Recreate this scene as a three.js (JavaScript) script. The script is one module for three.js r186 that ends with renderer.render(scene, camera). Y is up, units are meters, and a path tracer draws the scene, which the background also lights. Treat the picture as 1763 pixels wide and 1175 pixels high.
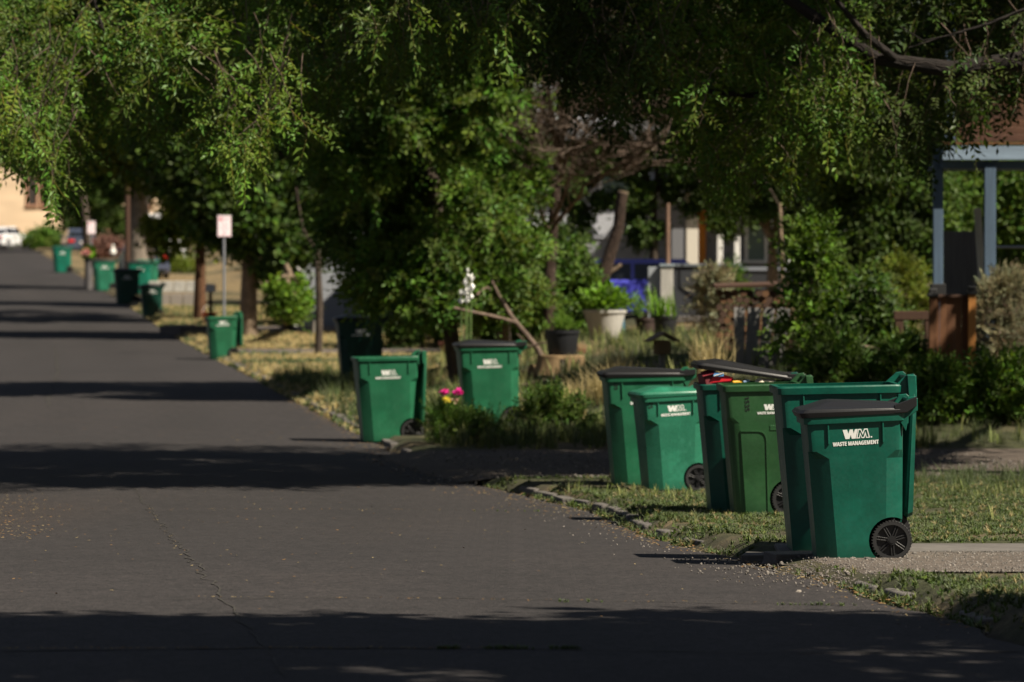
import * as THREE from 'three';
import { mergeGeometries, toCreasedNormals } from 'three/addons/utils/BufferGeometryUtils.js';
import { RoundedBoxGeometry } from 'three/addons/geometries/RoundedBoxGeometry.js';
import { FontLoader } from 'three/addons/loaders/FontLoader.js';
import { Brush, Evaluator, SUBTRACTION } from 'three-bvh-csg';

// ---------------------------------------------------------------- camera, sky, sun, exposure
const W = 1763, H = 1175, F = 8000, HORIZON = 430, CY = 2.09;
const scene = new THREE.Scene();
const PITCH = -Math.atan((H / 2 - HORIZON) / F);
const camera = new THREE.PerspectiveCamera(2 * Math.atan(H / 2 / F) * 180 / Math.PI, W / H, 0.5, 1500);
camera.position.set(0, CY, 0);
camera.rotation.x = PITCH;
camera.focus = 31.5;
camera.userData.fStop = camera.getFocalLength() / 1000 / 0.042;
const EL = 48 * Math.PI / 180, AZ = 31 * Math.PI / 180;        // the sun: high, from the right and a little behind the camera
const SUN = new THREE.Vector3(Math.cos(EL) * Math.cos(AZ), Math.sin(EL), Math.cos(EL) * Math.sin(AZ));
{
  const w = 256, h = 128, a = new Float32Array(w * h * 4), v = new THREE.Vector3();
  for (let j = 0; j < h; j++) for (let i = 0; i < w; i++) {
    const lat = ((j + 0.5) / h - 0.5) * Math.PI, lon = ((i + 0.5) / w - 0.5) * 2 * Math.PI;
    v.set(Math.cos(lat) * Math.cos(lon), Math.sin(lat), Math.cos(lat) * Math.sin(lon));
    const up = Math.max(0, v.y), k = Math.pow(1 - up, 3), s = Math.max(0, v.dot(SUN)), glow = Math.pow(s, 6) * 0.5;
    const c = v.y < -0.02 ? [0.1, 0.095, 0.08] : [0.24 + 0.46 * k + glow, 0.32 + 0.4 * k + glow, 0.5 + 0.24 * k + glow * 0.9];
    a.set([c[0], c[1], c[2], 1], (j * w + i) * 4);
  }
  const t = new THREE.DataTexture(a, w, h, THREE.RGBAFormat, THREE.FloatType);
  t.mapping = THREE.EquirectangularReflectionMapping; t.magFilter = THREE.LinearFilter; t.minFilter = THREE.LinearFilter; t.needsUpdate = true;
  scene.background = t; scene.environment = t; scene.environmentIntensity = 0.19; scene.backgroundIntensity = 0.19;
}
const sun = new THREE.DirectionalLight(new THREE.Color(1, 0.9, 0.74), 5);
sun.position.copy(SUN).multiplyScalar(120).add(new THREE.Vector3(0, 0, -70)); sun.target.position.set(0, 0, -70); scene.add(sun, sun.target);
sun.castShadow = true; sun.shadow.mapSize.set(4096, 4096);
Object.assign(sun.shadow.camera, { left: -90, right: 90, top: 120, bottom: -120, near: 1, far: 400 });
const renderer = new THREE.WebGLRenderer({ antialias: true });
renderer.setSize(1024, 682); renderer.shadowMap.enabled = true;
renderer.toneMapping = THREE.LinearToneMapping; renderer.toneMappingExposure = 1.75;

// ---------------------------------------------------------------- helpers
let seed = 12345;
function rng(s) { seed = s >>> 0; }
function R() { seed = (seed + 0x6D2B79F5) | 0; let t = Math.imul(seed ^ (seed >>> 15), 1 | seed); t = (t + Math.imul(t ^ (t >>> 7), 61 | t)) ^ t; return ((t ^ (t >>> 14)) >>> 0) / 4294967296; }
const rr = (a, b) => a + (b - a) * R(), gauss = () => (R() + R() + R() + R() - 2) * 0.87;
const V = (x, y, z) => new THREE.Vector3(x, y, z), lerp = (a, b, t) => a + (b - a) * t;
const sm = (a, b, x) => { const t = Math.min(1, Math.max(0, (x - a) / (b - a))); return t * t * (3 - 2 * t); };
const pick = a => a[Math.floor(R() * a.length)];
function hash2(x, y) { let h = Math.imul(x, 374761393) + Math.imul(y, 668265263) | 0; h = Math.imul(h ^ (h >>> 13), 1274126177); return ((h ^ (h >>> 16)) >>> 0) / 4294967296; }
function vnoise(x, y, period = 0) {
  const xi = Math.floor(x), yi = Math.floor(y), u = x - xi, v = y - yi, p = n => period ? ((n % period) + period) % period : n;
  const a = hash2(p(xi), p(yi)), b = hash2(p(xi + 1), p(yi)), c = hash2(p(xi), p(yi + 1)), d = hash2(p(xi + 1), p(yi + 1));
  const s = u * u * (3 - 2 * u), t = v * v * (3 - 2 * v);
  return lerp(lerp(a, b, s), lerp(c, d, s), t);
}
const fbm = (x, y) => (vnoise(x, y) + 0.5 * vnoise(x * 2.1 + 7, y * 2.1) + 0.25 * vnoise(x * 4.3, y * 4.3 + 3)) / 1.75;

const used = {};
function numbered(n) { const k = used[n] = (used[n] ?? -1) + 1; return k ? `${n}_${String(k).padStart(3, '0')}` : n; }
function tag(o, label, category, group, kind) {
  if (label) o.userData.label = label; if (category) o.userData.category = category;
  if (group) o.userData.group = group; if (kind) o.userData.kind = kind; return o;
}
function thing(name, label, category, group, pos, turn = 0) {
  const o = new THREE.Group(); o.name = numbered(name); scene.add(o); o.position.copy(pos ?? V(0, 0, 0)); o.rotation.y = turn;
  return tag(o, label, category, group);
}
function mesh(name, geo, mat, parent = scene) {
  const m = new THREE.Mesh(Array.isArray(geo) ? merge(geo) : geo, mat); m.name = parent === scene ? numbered(name) : name;
  m.castShadow = m.receiveShadow = true; parent.add(m); return m;
}
function struct(name, geo, mat) { return tag(mesh(name, geo, mat), null, null, null, 'structure'); }
function merge(list) {
  list = list.map(g => { g = g.index ? g.toNonIndexed() : g; for (const k of Object.keys(g.attributes)) if (!['position', 'normal', 'uv', 'color'].includes(k)) g.deleteAttribute(k); return g; });
  const col = list.some(g => g.attributes.color);
  for (const g of list) {
    const n = g.attributes.position.count;
    if (!g.attributes.normal) g.computeVertexNormals();
    if (!g.attributes.uv) g.setAttribute('uv', new THREE.BufferAttribute(new Float32Array(n * 2), 2));
    if (col && !g.attributes.color) g.setAttribute('color', new THREE.BufferAttribute(new Float32Array(n * 3).fill(1), 3));
  }
  return list.length === 1 ? list[0] : mergeGeometries(list);
}
const M4 = (p, r = [0, 0, 0], s = [1, 1, 1]) => new THREE.Matrix4().compose(p, new THREE.Quaternion().setFromEuler(new THREE.Euler(...r)), V(...s));
const box = (w, h, d, x = 0, y = 0, z = 0, r = [0, 0, 0]) => new THREE.BoxGeometry(w, h, d).applyMatrix4(M4(V(x, y, z), r));
const rbox = (w, h, d, x = 0, y = 0, z = 0, rad = 0.01, r = [0, 0, 0]) => new RoundedBoxGeometry(w, h, d, 1, rad).applyMatrix4(M4(V(x, y, z), r));
const cyl = (r0, r1, h, x, y, z, n = 16, r = [0, 0, 0]) => new THREE.CylinderGeometry(r1, r0, h, n).applyMatrix4(M4(V(x, y, z), r));
function tube(pts, r0, r1, sides = 6, bump = 0) {                  // tapered tube along points
  const P = [], N = [], U = [], I = []; const up = V(0.13, 0.31, 0.94).normalize(); let len = 0;
  for (let i = 0; i < pts.length; i++) {
    const t = pts[Math.min(i + 1, pts.length - 1)].clone().sub(pts[Math.max(i - 1, 0)]).normalize();
    const a = t.clone().cross(Math.abs(t.dot(up)) > 0.95 ? V(1, 0, 0) : up).normalize(), b = t.clone().cross(a);
    const r = lerp(r0, r1, i / (pts.length - 1)); if (i) len += pts[i].distanceTo(pts[i - 1]);
    for (let k = 0; k <= sides; k++) {
      const th = (k % sides) / sides * Math.PI * 2, q = r * (1 + (bump ? bump * (vnoise((k % sides) * 1.7 + 3, i * 1.3) - 0.5) : 0));
      const n = a.clone().multiplyScalar(Math.cos(th)).addScaledVector(b, Math.sin(th)), p = pts[i].clone().addScaledVector(n, q);
      P.push(p.x, p.y, p.z); N.push(n.x, n.y, n.z); U.push(k / sides * r0 * 6.28, len);
    }
  }
  for (let i = 0; i < pts.length - 1; i++) for (let k = 0; k < sides; k++) { const q = i * (sides + 1) + k; I.push(q, q + 1, q + sides + 1, q + 1, q + sides + 2, q + sides + 1); }
  const g = new THREE.BufferGeometry(); g.setAttribute('position', new THREE.Float32BufferAttribute(P, 3)); g.setAttribute('normal', new THREE.Float32BufferAttribute(N, 3)); g.setAttribute('uv', new THREE.Float32BufferAttribute(U, 2)); g.setIndex(I); return g;
}
function curve(a, b, sag = 0, n = 8, wob = 0) {
  const out = []; for (let i = 0; i <= n; i++) { const t = i / n, p = a.clone().lerp(b, t); p.y += sag * Math.sin(Math.PI * t); if (wob && i && i < n) p.add(V(gauss() * wob, gauss() * wob, gauss() * wob)); out.push(p); } return out;
}
function loft(rings, caps = true) {                               // rings: arrays of [x,y,z], same length
  const P = [], n = rings[0].length;
  const tri = (a, b, c) => P.push(...a, ...b, ...c);
  for (let i = 0; i < rings.length - 1; i++) for (let k = 0; k < n; k++) { const a = rings[i][k], b = rings[i][(k + 1) % n], c = rings[i + 1][(k + 1) % n], d = rings[i + 1][k]; tri(a, c, b); tri(a, d, c); }
  if (caps) for (const [r, f] of [[rings[0], 0], [rings.at(-1), 1]]) {
    const c = [0, 1, 2].map(j => r.reduce((s, p) => s + p[j], 0) / n);
    for (let k = 0; k < n; k++) f ? tri(c, r[(k + 1) % n], r[k]) : tri(c, r[k], r[(k + 1) % n]);
  }
  const g = new THREE.BufferGeometry(); g.setAttribute('position', new THREE.Float32BufferAttribute(P, 3)); g.setAttribute('uv', new THREE.Float32BufferAttribute(new Float32Array(P.length / 3 * 2), 2)); g.computeVertexNormals(); return g;
}
const crease = (g, a = 0.6) => toCreasedNormals(g, a);
function prism(pts, depth, bevel = 0) { const s = new THREE.Shape(pts.map(p => new THREE.Vector2(...p))); const g = new THREE.ExtrudeGeometry(s, { depth, bevelEnabled: bevel > 0, bevelSize: bevel, bevelThickness: bevel, bevelSegments: 1 }); return g.translate(0, 0, -depth / 2); }

// textures
function dtex(n, fn, srgb = false) {
  const a = new Uint8Array(n * n * 4);
  for (let j = 0; j < n; j++) for (let i = 0; i < n; i++) { const c = fn(i / n, j / n, i, j), q = (j * n + i) * 4; for (let k = 0; k < 3; k++) a[q + k] = Math.max(0, Math.min(255, 255 * (c.length ? c[k] : c))); a[q + 3] = 255; }
  const t = new THREE.DataTexture(a, n, n); t.wrapS = t.wrapT = THREE.RepeatWrapping; t.magFilter = THREE.LinearFilter; t.minFilter = THREE.LinearMipmapLinearFilter; t.generateMipmaps = true; if (srgb) t.colorSpace = THREE.SRGBColorSpace; t.needsUpdate = true; return t;
}
const pn = (u, v, k) => vnoise(u * k, v * k, k);
const lin = (r, g, b) => new THREE.Color().setRGB(r, g, b);
rng(5);
const grain = dtex(1024, (u, v, i, j) => 0.55 + 0.22 * (pn(u, v, 512) - 0.5) + 0.28 * (hash2(i, j) - 0.5) + 0.1 * (pn(u, v, 8) - 0.5) + 0.34 * (pn(u, v, 34) - 0.5) + 0.6 * (pn(u, v, 90) - 0.5) + 0.6 * (pn(u, v, 200) - 0.5));
const grainBump = dtex(512, (u, v, i, j) => 0.35 * pn(u, v, 20) + 0.35 * pn(u, v, 56) + 0.3 * pn(u, v, 128));
const blotch = dtex(512, (u, v) => 0.72 + 0.2 * (pn(u, v, 6) - 0.5) + 0.16 * (pn(u, v, 24) - 0.5) + 0.14 * (pn(u, v, 128) - 0.5));
const woodTex = dtex(512, (u, v) => 0.7 + 0.35 * (vnoise(u * 64, v * 4, 0) - 0.5) + 0.25 * (pn(u, v, 128) - 0.5) * 0.6);
const barkTex = dtex(512, (u, v) => { const q = vnoise(u * 40 + 2 * pn(u, v, 8), v * 9); return 0.35 + 0.6 * q * q + 0.15 * pn(u, v, 128); });
const dirtTex = dtex(512, (u, v, i, j) => 0.62 + 0.3 * (pn(u, v, 16) - 0.5) + 0.3 * (pn(u, v, 64) - 0.5) + 0.35 * (pn(u, v, 256) - 0.5));
const rep = (t, x, y = x) => { const c = t.clone(); c.repeat.set(x, y); c.needsUpdate = true; return c; };
const std = (color, rough = 0.8, o = {}) => new THREE.MeshStandardMaterial({ color, roughness: rough, ...o });
const scuff = dtex(512, (u, v) => { const s = pn(u, v, 10) * 0.5 + pn(u, v, 40) * 0.3 + pn(u, v, 160) * 0.2; return 0.8 + 0.28 * (s - 0.5); });
const scuffR = dtex(512, (u, v) => { const s = pn(u, v, 9) * 0.5 + pn(u, v, 48) * 0.5; return 0.78 + 0.4 * (s - 0.5); });
const M = {
  asphalt: std(lin(0.041, 0.0345, 0.0345), 0.93, { map: rep(grain, 0.55), bumpMap: rep(grainBump, 2), bumpScale: 0.014, vertexColors: true }),
  soil: std(lin(0.13, 0.105, 0.08), 1, { map: rep(dirtTex, 0.6), bumpMap: rep(dirtTex, 1.3), bumpScale: 0.02, vertexColors: true }),
  gravel: std(lin(0.165, 0.135, 0.112), 1, { map: rep(dirtTex, 1.4), bumpMap: rep(grainBump, 1), bumpScale: 0.02, vertexColors: true }),
  concrete: std(lin(0.16, 0.145, 0.132), 0.95, { map: rep(blotch, 0.8), bumpMap: rep(grainBump, 1), bumpScale: 0.004 }),
  bark: std(lin(0.1, 0.075, 0.055), 1, { map: rep(barkTex, 1.2), bumpMap: rep(barkTex, 1.2), bumpScale: 0.03 }),
  rustBark: std(lin(0.085, 0.052, 0.036), 1, { map: rep(barkTex, 1.5), bumpMap: rep(barkTex, 1.5), bumpScale: 0.05 }),
  darkBark: std(lin(0.022, 0.016, 0.013), 1, { map: rep(barkTex, 1.2), bumpMap: rep(barkTex, 1.2), bumpScale: 0.03 }),
  paleBark: std(lin(0.34, 0.25, 0.17), 1, { map: rep(barkTex, 1.2), bumpMap: rep(barkTex, 1.2), bumpScale: 0.02 }),
  deadTwig: std(lin(0.23, 0.165, 0.125), 1, { map: rep(barkTex, 2) }),
  black: std(lin(0.012, 0.012, 0.013), 0.42, { bumpMap: rep(scuff, 2), bumpScale: 0.0015 }),
  blackMatte: std(lin(0.014, 0.014, 0.015), 0.7), white: std(lin(0.75, 0.74, 0.7), 0.6), steel: std(lin(0.42, 0.44, 0.47), 0.45, { metalness: 0.7 }),
  chalk: std(lin(0.62, 0.6, 0.55), 0.85, { map: rep(blotch, 1) }),
  greyWood: std(lin(0.23, 0.222, 0.215), 0.95, { map: rep(woodTex, 2) }), cedar: std(lin(0.2, 0.085, 0.033), 0.8, { map: rep(woodTex, 3) }),
  brownWood: std(lin(0.085, 0.04, 0.022), 0.85, { map: rep(woodTex, 2) }), cutWood: std(lin(0.38, 0.25, 0.12), 0.9, { map: rep(barkTex, 2.5), bumpMap: rep(barkTex, 2.5), bumpScale: 0.03 }),
  terracotta: std(lin(0.42, 0.17, 0.11), 0.9, { map: rep(blotch, 2) }), blackPot: std(lin(0.014, 0.015, 0.018), 0.5),
  glass: std(lin(0.012, 0.014, 0.018), 0.08), tyre: std(lin(0.013, 0.013, 0.014), 0.75), stone: std(lin(0.26, 0.23, 0.2), 1),
};
const worn = k => dtex(512, (u, v, i, j) => { let q = 0.78 + 0.24 * (pn(u, v, 10) - 0.5) + 0.12 * (pn(u, v, 80) - 0.5); const st = vnoise(u * 150 + 4 * pn(u, v, 6), v * 7, 0); q += (st > 0.82 ? (st - 0.82) * k * 1.4 : 0) * pn(u, v, 5); const c = pn(u, v, 7) * 0.6 + pn(u, v, 30) * 0.4; const w = Math.max(0, c - 0.6) * k; return [q + w * 1.6, q + w * 0.75, q + w * 0.95].map(x => x * (0.9 + 0.1 * sm(0.02, 0.14, v))); });
const wornA = worn(0.6), wornB = worn(1.1);
const plastic = (r, g, b, rough = 0.5, w = 0) => std(lin(r, g, b), rough, { map: rep(w ? wornB : wornA, 0.85), roughnessMap: rep(scuffR, 1.3), bumpMap: rep(scuff, 2.2), bumpScale: 0.0012 });

// picture <-> place
function ray(px, py) { const v = V((px - W / 2) / F, -(py - H / 2) / F, -1); return v.applyAxisAngle(V(1, 0, 0), PITCH); }
function at(px, py, d) { const v = ray(px, py); return V(0, CY, 0).addScaledVector(v, d / -v.z); }
const sc = d => F / d;
const PROF = [[-60, -1.5], [0, -1.62], [10, -1.74], [20, -1.9], [30.6, -2.09], [40, -2.38], [48, -2.53], [61.5, -2.56], [84, -2.5], [102, -2.44], [120, -2.29], [138, -2.08], [165, -1.72], [190, -1.38], [215, -1.04], [300, 0], [330, 0.25], [700, 3]];
function road(d) {
  let i = 1; while (i < PROF.length - 2 && PROF[i + 1][0] < d) i++;
  const p = PROF, m = k => (p[k + 1][1] - p[k - 1][1]) / (p[k + 1][0] - p[k - 1][0]);
  i = Math.min(i, p.length - 3); if (d > 330) return 0.25 + (d - 330) * 0.0074 + CY; if (d < 0) return p[1][1] + d * 0.002 + CY;
  const h = p[i + 1][0] - p[i][0], t = (d - p[i][0]) / h, t2 = t * t, t3 = t2 * t;
  return (2 * t3 - 3 * t2 + 1) * p[i][1] + (t3 - 2 * t2 + t) * h * m(i) + (-2 * t3 + 3 * t2) * p[i + 1][1] + (t3 - t2) * h * m(i + 1) + CY;
}
const edge = d => 5.15 - 0.1125 * d + 0.55 * Math.exp(-(((d - 44) / 6) ** 2)) - 0.35 * sm(90, 140, d) - (d > 140 ? (d - 140) * 0.012 : 0);
const drive = (d) => Math.max(sm(27.4, 28.6, d) * (1 - sm(31.6, 32.6, d)), sm(49.5, 51, d) * (1 - sm(57, 58.5, d)), 0.8 * sm(121, 123, d) * (1 - sm(127, 129, d)));
function ground(x, z) {                                            // height of the open ground (the road's own surface over the road)
  const d = -z, w = x - edge(d); let y = road(d);
  if (w <= 0) return y + 0.03 * (1 - ((w + 4.5) / 4.5) ** 2) * (w > -9 ? 1 : 0) + (w < -9 ? 0.1 : 0);
  const dv = drive(d), wob = 0.03 * (1 - dv) * (fbm(x * 1.3, z * 1.3) - 0.5);
  y += sm(0.02, 0.2, w) * 0.1 * (1 - dv) + dv * 0.055 * sm(-0.05, 0.25, w) + wob * sm(0.3, 1.5, w);
  y += 0.82 * sm(57, 65, d) * (1 - sm(86, 96, d)) * sm(1.6, 5.6, w) + 0.85 * sm(86, 96, d) * sm(5.5, 9.5, w);
  return y;
}
const onGround = (px, d, dy = 0) => { const x = (px - W / 2) / sc(d); return V(x, ground(x, -d) + dy, -d); };
const G3 = (x, d, dy = 0) => V(x, ground(x, -d) + dy, -d);
function hit(px, py, from = 16) { let d = from; for (; d < 420; d += 0.1) { const p = at(px, py, d); if (p.y < ground(p.x, p.z)) break; } const p = at(px, py, d); p.y = ground(p.x, p.z); return p; }

// ---------------------------------------------------------------- ground, road, kerbs, drives
function sheet(dList, wList, fy, fc, inset = 0) {
  const P = [], C = [], U = [], I = [], nw = wList.length;
  for (const d of dList) for (const w of wList) {
    const x = edge(d) + (typeof w === 'function' ? w(d) : w), z = -d, y = fy(x, z, d, x - edge(d)); P.push(x, y, z); U.push(x, z); C.push(...fc(x, d, x - edge(d)));
  }
  for (let i = 0; i < dList.length - 1; i++) for (let k = 0; k < nw - 1; k++) { const a = i * nw + k; I.push(a, a + 1, a + nw, a + 1, a + nw + 1, a + nw); }
  const g = new THREE.BufferGeometry(); g.setAttribute('position', new THREE.Float32BufferAttribute(P, 3)); g.setAttribute('uv', new THREE.Float32BufferAttribute(U, 2)); g.setAttribute('color', new THREE.Float32BufferAttribute(C, 3)); g.setIndex(I); g.computeVertexNormals(); return g;
}
function range(a, b, s) { const o = []; for (let x = a; x < b - s * 0.3; x += s) o.push(x); o.push(b); return o; }
const dRows = [...range(-60, 16, 6), ...range(16, 70, 0.33).slice(1), ...range(70, 150, 1).slice(1), ...range(150, 340, 4).slice(1), ...range(340, 700, 30).slice(1)];
const wCols = [-200, -80, -40, -20, -12, -9.2, -9, -4, -0.4, -0.02, 0.06, 0.12, 0.2, ...range(0.4, 4, 0.25), ...range(4, 12, 0.5).slice(1), 16, 24, 40, 80, 200];
const lawnTone = (x, d, w) => {
  const n = fbm(x * 0.9, d * 0.9), n2 = fbm(x * 0.35 + 9, d * 0.35);
  if (w < 0) return [0.6, 0.55, 0.5];
  const dry = d > 75 ? sm(0.35, 0.6, n2) * 0.9 : sm(0.62, 0.75, n) * 0.5;
  const g = [0.45, 0.62, 0.22], s = [1.35, 1.25, 1.0], q = [2.5, 2.2, 1.35], k = sm(0.45, 0.7, n);
  const c = g.map((v, i) => lerp(v, s[i], k * 0.6)); return c.map((v, i) => lerp(v, q[i], dry));
};
struct('ground', sheet(dRows, wCols, (x, z, d, w) => ground(x, z) - (w < -0.01 ? 0.06 : 0), lawnTone), M.soil);
const roadTone = (x, d, w) => { const k = 0.95 + 0.36 * (fbm(x * 0.35, d * 0.12) - 0.5) + 0.16 * (fbm(x * 1.4, d * 0.9) - 0.5) - 0.09 * Math.exp(-(((w + 4.0) / 0.45) ** 2)) - 0.14 * Math.exp(-(((w + 2.2) / 0.5) ** 2)) + 0.12 * sm(-0.5, 0, w); const t = sm(0.55, 0.75, fbm(x * 0.8 + 40, d * 0.25)) * 0.12; return [k + t, k + t * 0.8, k + t * 0.6].map((c, i) => c * (1 + [0.22, 0.04, -0.14][i] * Math.exp(-(((d - 41) / 5) ** 2)) * sm(-3.2, -4.6, x))); };
struct('road', sheet(dRows.filter(d => d <= 332), [-9, -8.5, ...range(-8, -0.8, 0.4), -0.5, d => -0.25 + 0.12 * fbm(d * 1.1, 3), d => -0.1 + 0.22 * (fbm(d * 1.7, 1) - 0.4)], (x, z, d, w) => (w > 0 ? ground(x, z) : ground(x, z)) + 0.005, roadTone), M.asphalt);
struct('cross_street', (() => { const g = sheet(range(332, 352, 4), range(-120, 90, 6), (x, z) => ground(edge(-z) - 1, z) + 0.02, () => [1, 1, 1]); return g; })(), M.asphalt);
struct('gravel_driveway', sheet(range(27.9, 31.3, 0.17), [d => 0.02 + 0.12 * fbm(d * 4, 5), 0.3, 0.6, 1, 1.5, 2, 2.5, 3, 4, 5, 6, 8, 11, 14], (x, z, d, w) => ground(x, z) + 0.012 * sm(0, 0.3, w), (x, d) => { const k = 0.8 + 0.4 * fbm(x * 2, d * 2); return [k, k * 0.98, k * 0.95]; }), M.gravel);
struct('dirt_driveway', sheet(range(50.4, 57.6, 0.3), [d => -0.1 - 0.4 * fbm(d, 5), 0.3, ...range(0.6, 9, 0.6), 12, 16], (x, z) => ground(x, z) + 0.006, (x, d) => { const k = 0.45 + 0.45 * fbm(x * 1.5, d * 0.8); return [k, k * 0.94, k * 0.88]; }), M.gravel);
struct('front_path', sheet(range(103.6, 107.2, 0.4), [0.1, ...range(0.6, 9, 0.6)], (x, z) => ground(x, z) + 0.012, () => [1, 1, 1.05]), M.gravel);
struct('far_driveway', sheet(range(122, 128, 0.5), [-0.1, ...range(0.6, 9, 0.6)], (x, z) => ground(x, z) + 0.012, () => [0.95, 0.95, 1]), M.gravel);
{ // kerb stones, some sunken or missing
  rng(21);
  const k = tag(new THREE.Group(), null, null, null, 'structure'); k.name = 'kerb'; scene.add(k);
  for (let d = 24.6; d < 104; d += 1.02) {
    if (drive(d) > 0.3 || R() < (d < 46 ? 0.3 : 0.1)) continue;
    const x = edge(d) + 0.1, a = Math.atan2(edge(d + 0.5) - edge(d - 0.5), -1);
    const m = mesh('kerb_stone', rbox(0.14, 0.2, 0.92 + rr(-0.35, 0.04), 0, 0, 0, rr(0.012, 0.035)), M.concrete, k);
    m.position.set(x + gauss() * 0.03, road(d) - (d < 29 ? 0.055 : 0.038) + gauss() * 0.015, -d); m.rotation.set((road(d + 0.5) - road(d - 0.5)), -Math.atan(edge(d + 0.5) - edge(d - 0.5)) + gauss() * 0.06, gauss() * 0.07);
  }
  const s = tag(new THREE.Group(), null, null, null, 'structure'); s.name = 'concrete_strip'; scene.add(s);
  let x = 1.8; while (x < 15) { const L = x < 3 ? rr(0.7, 1) : rr(1.6, 2.4), y = ground(Math.max(3, x + L / 2), -31.2); const m = mesh('slab', rbox(L - 0.02, 0.12, 0.62, 0, 0, 0, 0.012), M.concrete, s); m.position.set(x + L / 2, y - (x < 3 ? 0.045 : 0.03), -31.75); m.rotation.set(0.02, gauss() * 0.006, 0); x += L; }
  let y0 = 0; for (const [x2, d2, L, r] of [[1.88, 30.9, 0.34, 0.2], [1.74, 31.3, 0.36, -0.15]]) { const m = mesh('slab', rbox(L, 0.1, 0.34, 0, 0, 0, 0.012), M.concrete, s); m.position.set(x2, ground(x2, -d2) - 0.02, -d2); m.rotation.y = r; }
  const f = tag(new THREE.Group(), null, null, null, 'structure'); f.name = 'driveway_kerb'; scene.add(f);
  for (let i = 0; i < 9; i++) { const t = i / 8, q = onGround(lerp(300, 372, t), lerp(124.5, 121, sm(0, 0.5, t))); const m = mesh('kerb_stone', rbox(1.0, 0.26, 0.2, 0, 0, 0, 0.03), M.concrete, f); m.position.copy(q).add(V(0, 0.06, 0)); m.rotation.y = lerp(0.9, 0.05, t); }
}
{ // road cracks and what has gathered in them
  rng(77);
  const P = [], I = []; let n = 0;
  const crack = (pts, wd) => { for (let s = 0; s < pts.length - 1; s++) { const a = pts[s], b = pts[s + 1], m = Math.max(4, Math.round(a.distanceTo(b) / 0.12)); const dir = b.clone().sub(a).normalize(), nn = V(-dir.z, 0, dir.x); for (let i = 0; i <= m; i++) { const p = a.clone().lerp(b, i / m).addScaledVector(nn, (fbm(s * 9 + i * 0.35, wd * 50) - 0.5) * 0.14), w = wd * (0.35 + 1.1 * R()); const q = p.clone().addScaledVector(nn, w); p.addScaledVector(nn, -w); for (const o of [p, q]) P.push(o.x, ground(o.x, o.z) + 0.0095, o.z); if (i) I.push(n - 2, n - 1, n, n - 1, n + 1, n); n += 2; } } };
  crack([hit(225, 835), hit(268, 890), hit(300, 935), hit(345, 985), hit(380, 1030), hit(450, 1110), hit(500, 1170)], 0.007);
  crack([hit(0, 880), hit(400, 884), hit(700, 878), hit(930, 882)], 0.007);
  crack([hit(300, 1036), hit(700, 1032), hit(1100, 1040), hit(1450, 1046)], 0.008);
  crack([hit(0, 1124), hit(420, 1120), hit(900, 1122), hit(1300, 1130), hit(1760, 1128)], 0.02);
  crack([hit(0, 772), hit(400, 768), hit(700, 772)], 0.01); crack([hit(80, 700), hit(100, 640), hit(95, 600)], 0.02);
  const g = new THREE.BufferGeometry(); g.setAttribute('position', new THREE.Float32BufferAttribute(P, 3)); g.setIndex(I); g.computeVertexNormals();
  struct('road_crack', g, std(lin(0.03, 0.027, 0.022), 1));
}

// ---------------------------------------------------------------- foliage kit
const leafShape = (L, Wd, fold, curl) => { // a folded leaf along +y from the origin, 4 triangles
  const z = fold * Wd, p = [[0, 0, 0], [-Wd / 2, L * 0.45, z], [0, L * 0.5, 0], [Wd / 2, L * 0.45, z], [0, L, curl * L]];
  return [[0, 2, 1], [0, 3, 2], [1, 2, 4], [2, 3, 4]].flatMap(t => t.flatMap(i => p[i]));
};
function leafGeo(parts) { // parts: [matrix, positions, colour]
  const P = [], C = []; const v = V(0, 0, 0);
  for (const [m, pos, c] of parts) for (let i = 0; i < pos.length; i += 3) { v.set(pos[i], pos[i + 1], pos[i + 2]).applyMatrix4(m); P.push(v.x, v.y, v.z); C.push(...c); }
  const g = new THREE.BufferGeometry(); g.setAttribute('position', new THREE.Float32BufferAttribute(P, 3)); g.setAttribute('color', new THREE.Float32BufferAttribute(C, 3)); g.computeVertexNormals(); return g;
}
const TWIG = [1.6, 0.85, 1.6];
function sprig(len, n, leaf, width, spread = 0.9, droop = 0.0) {
  const parts = [], twig = tube([V(0, 0, 0), V(0.01, len * 0.5, 0.012), V(0, len, 0)], leaf * 0.035, leaf * 0.015, 3).toNonIndexed().attributes.position.array;
  parts.push([new THREE.Matrix4(), [...twig], TWIG]);
  for (let i = 0; i < n; i++) {
    const y = len * (0.12 + 0.86 * i / (n - 1)), s = i % 2 ? 1 : -1, last = i === n - 1, L = leaf * rr(0.7, 1.15);
    const m = M4(V(0, y, 0), [rr(-0.5, 0.5) + droop, rr(-0.6, 0.6), last ? 0 : s * (spread + rr(-0.25, 0.25))]), k = rr(0.85, 1.15);
    parts.push([m, leafShape(L, L * width, rr(0.15, 0.35), rr(-0.15, 0.1)), [k, k, k]]);
  }
  return leafGeo(parts);
}
function clump(n, rad, leaf, width) {
  const parts = []; for (let i = 0; i < n; i++) { const L = leaf * rr(0.7, 1.2), k = rr(0.85, 1.15); parts.push([M4(V(gauss(), gauss(), gauss()).multiplyScalar(rad), [rr(0, 6.28), rr(0, 6.28), rr(0, 6.28)]), leafShape(L, L * width, rr(0.1, 0.35), 0), [k, k, k]]); }
  return leafGeo(parts);
}
rng(99);
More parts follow.
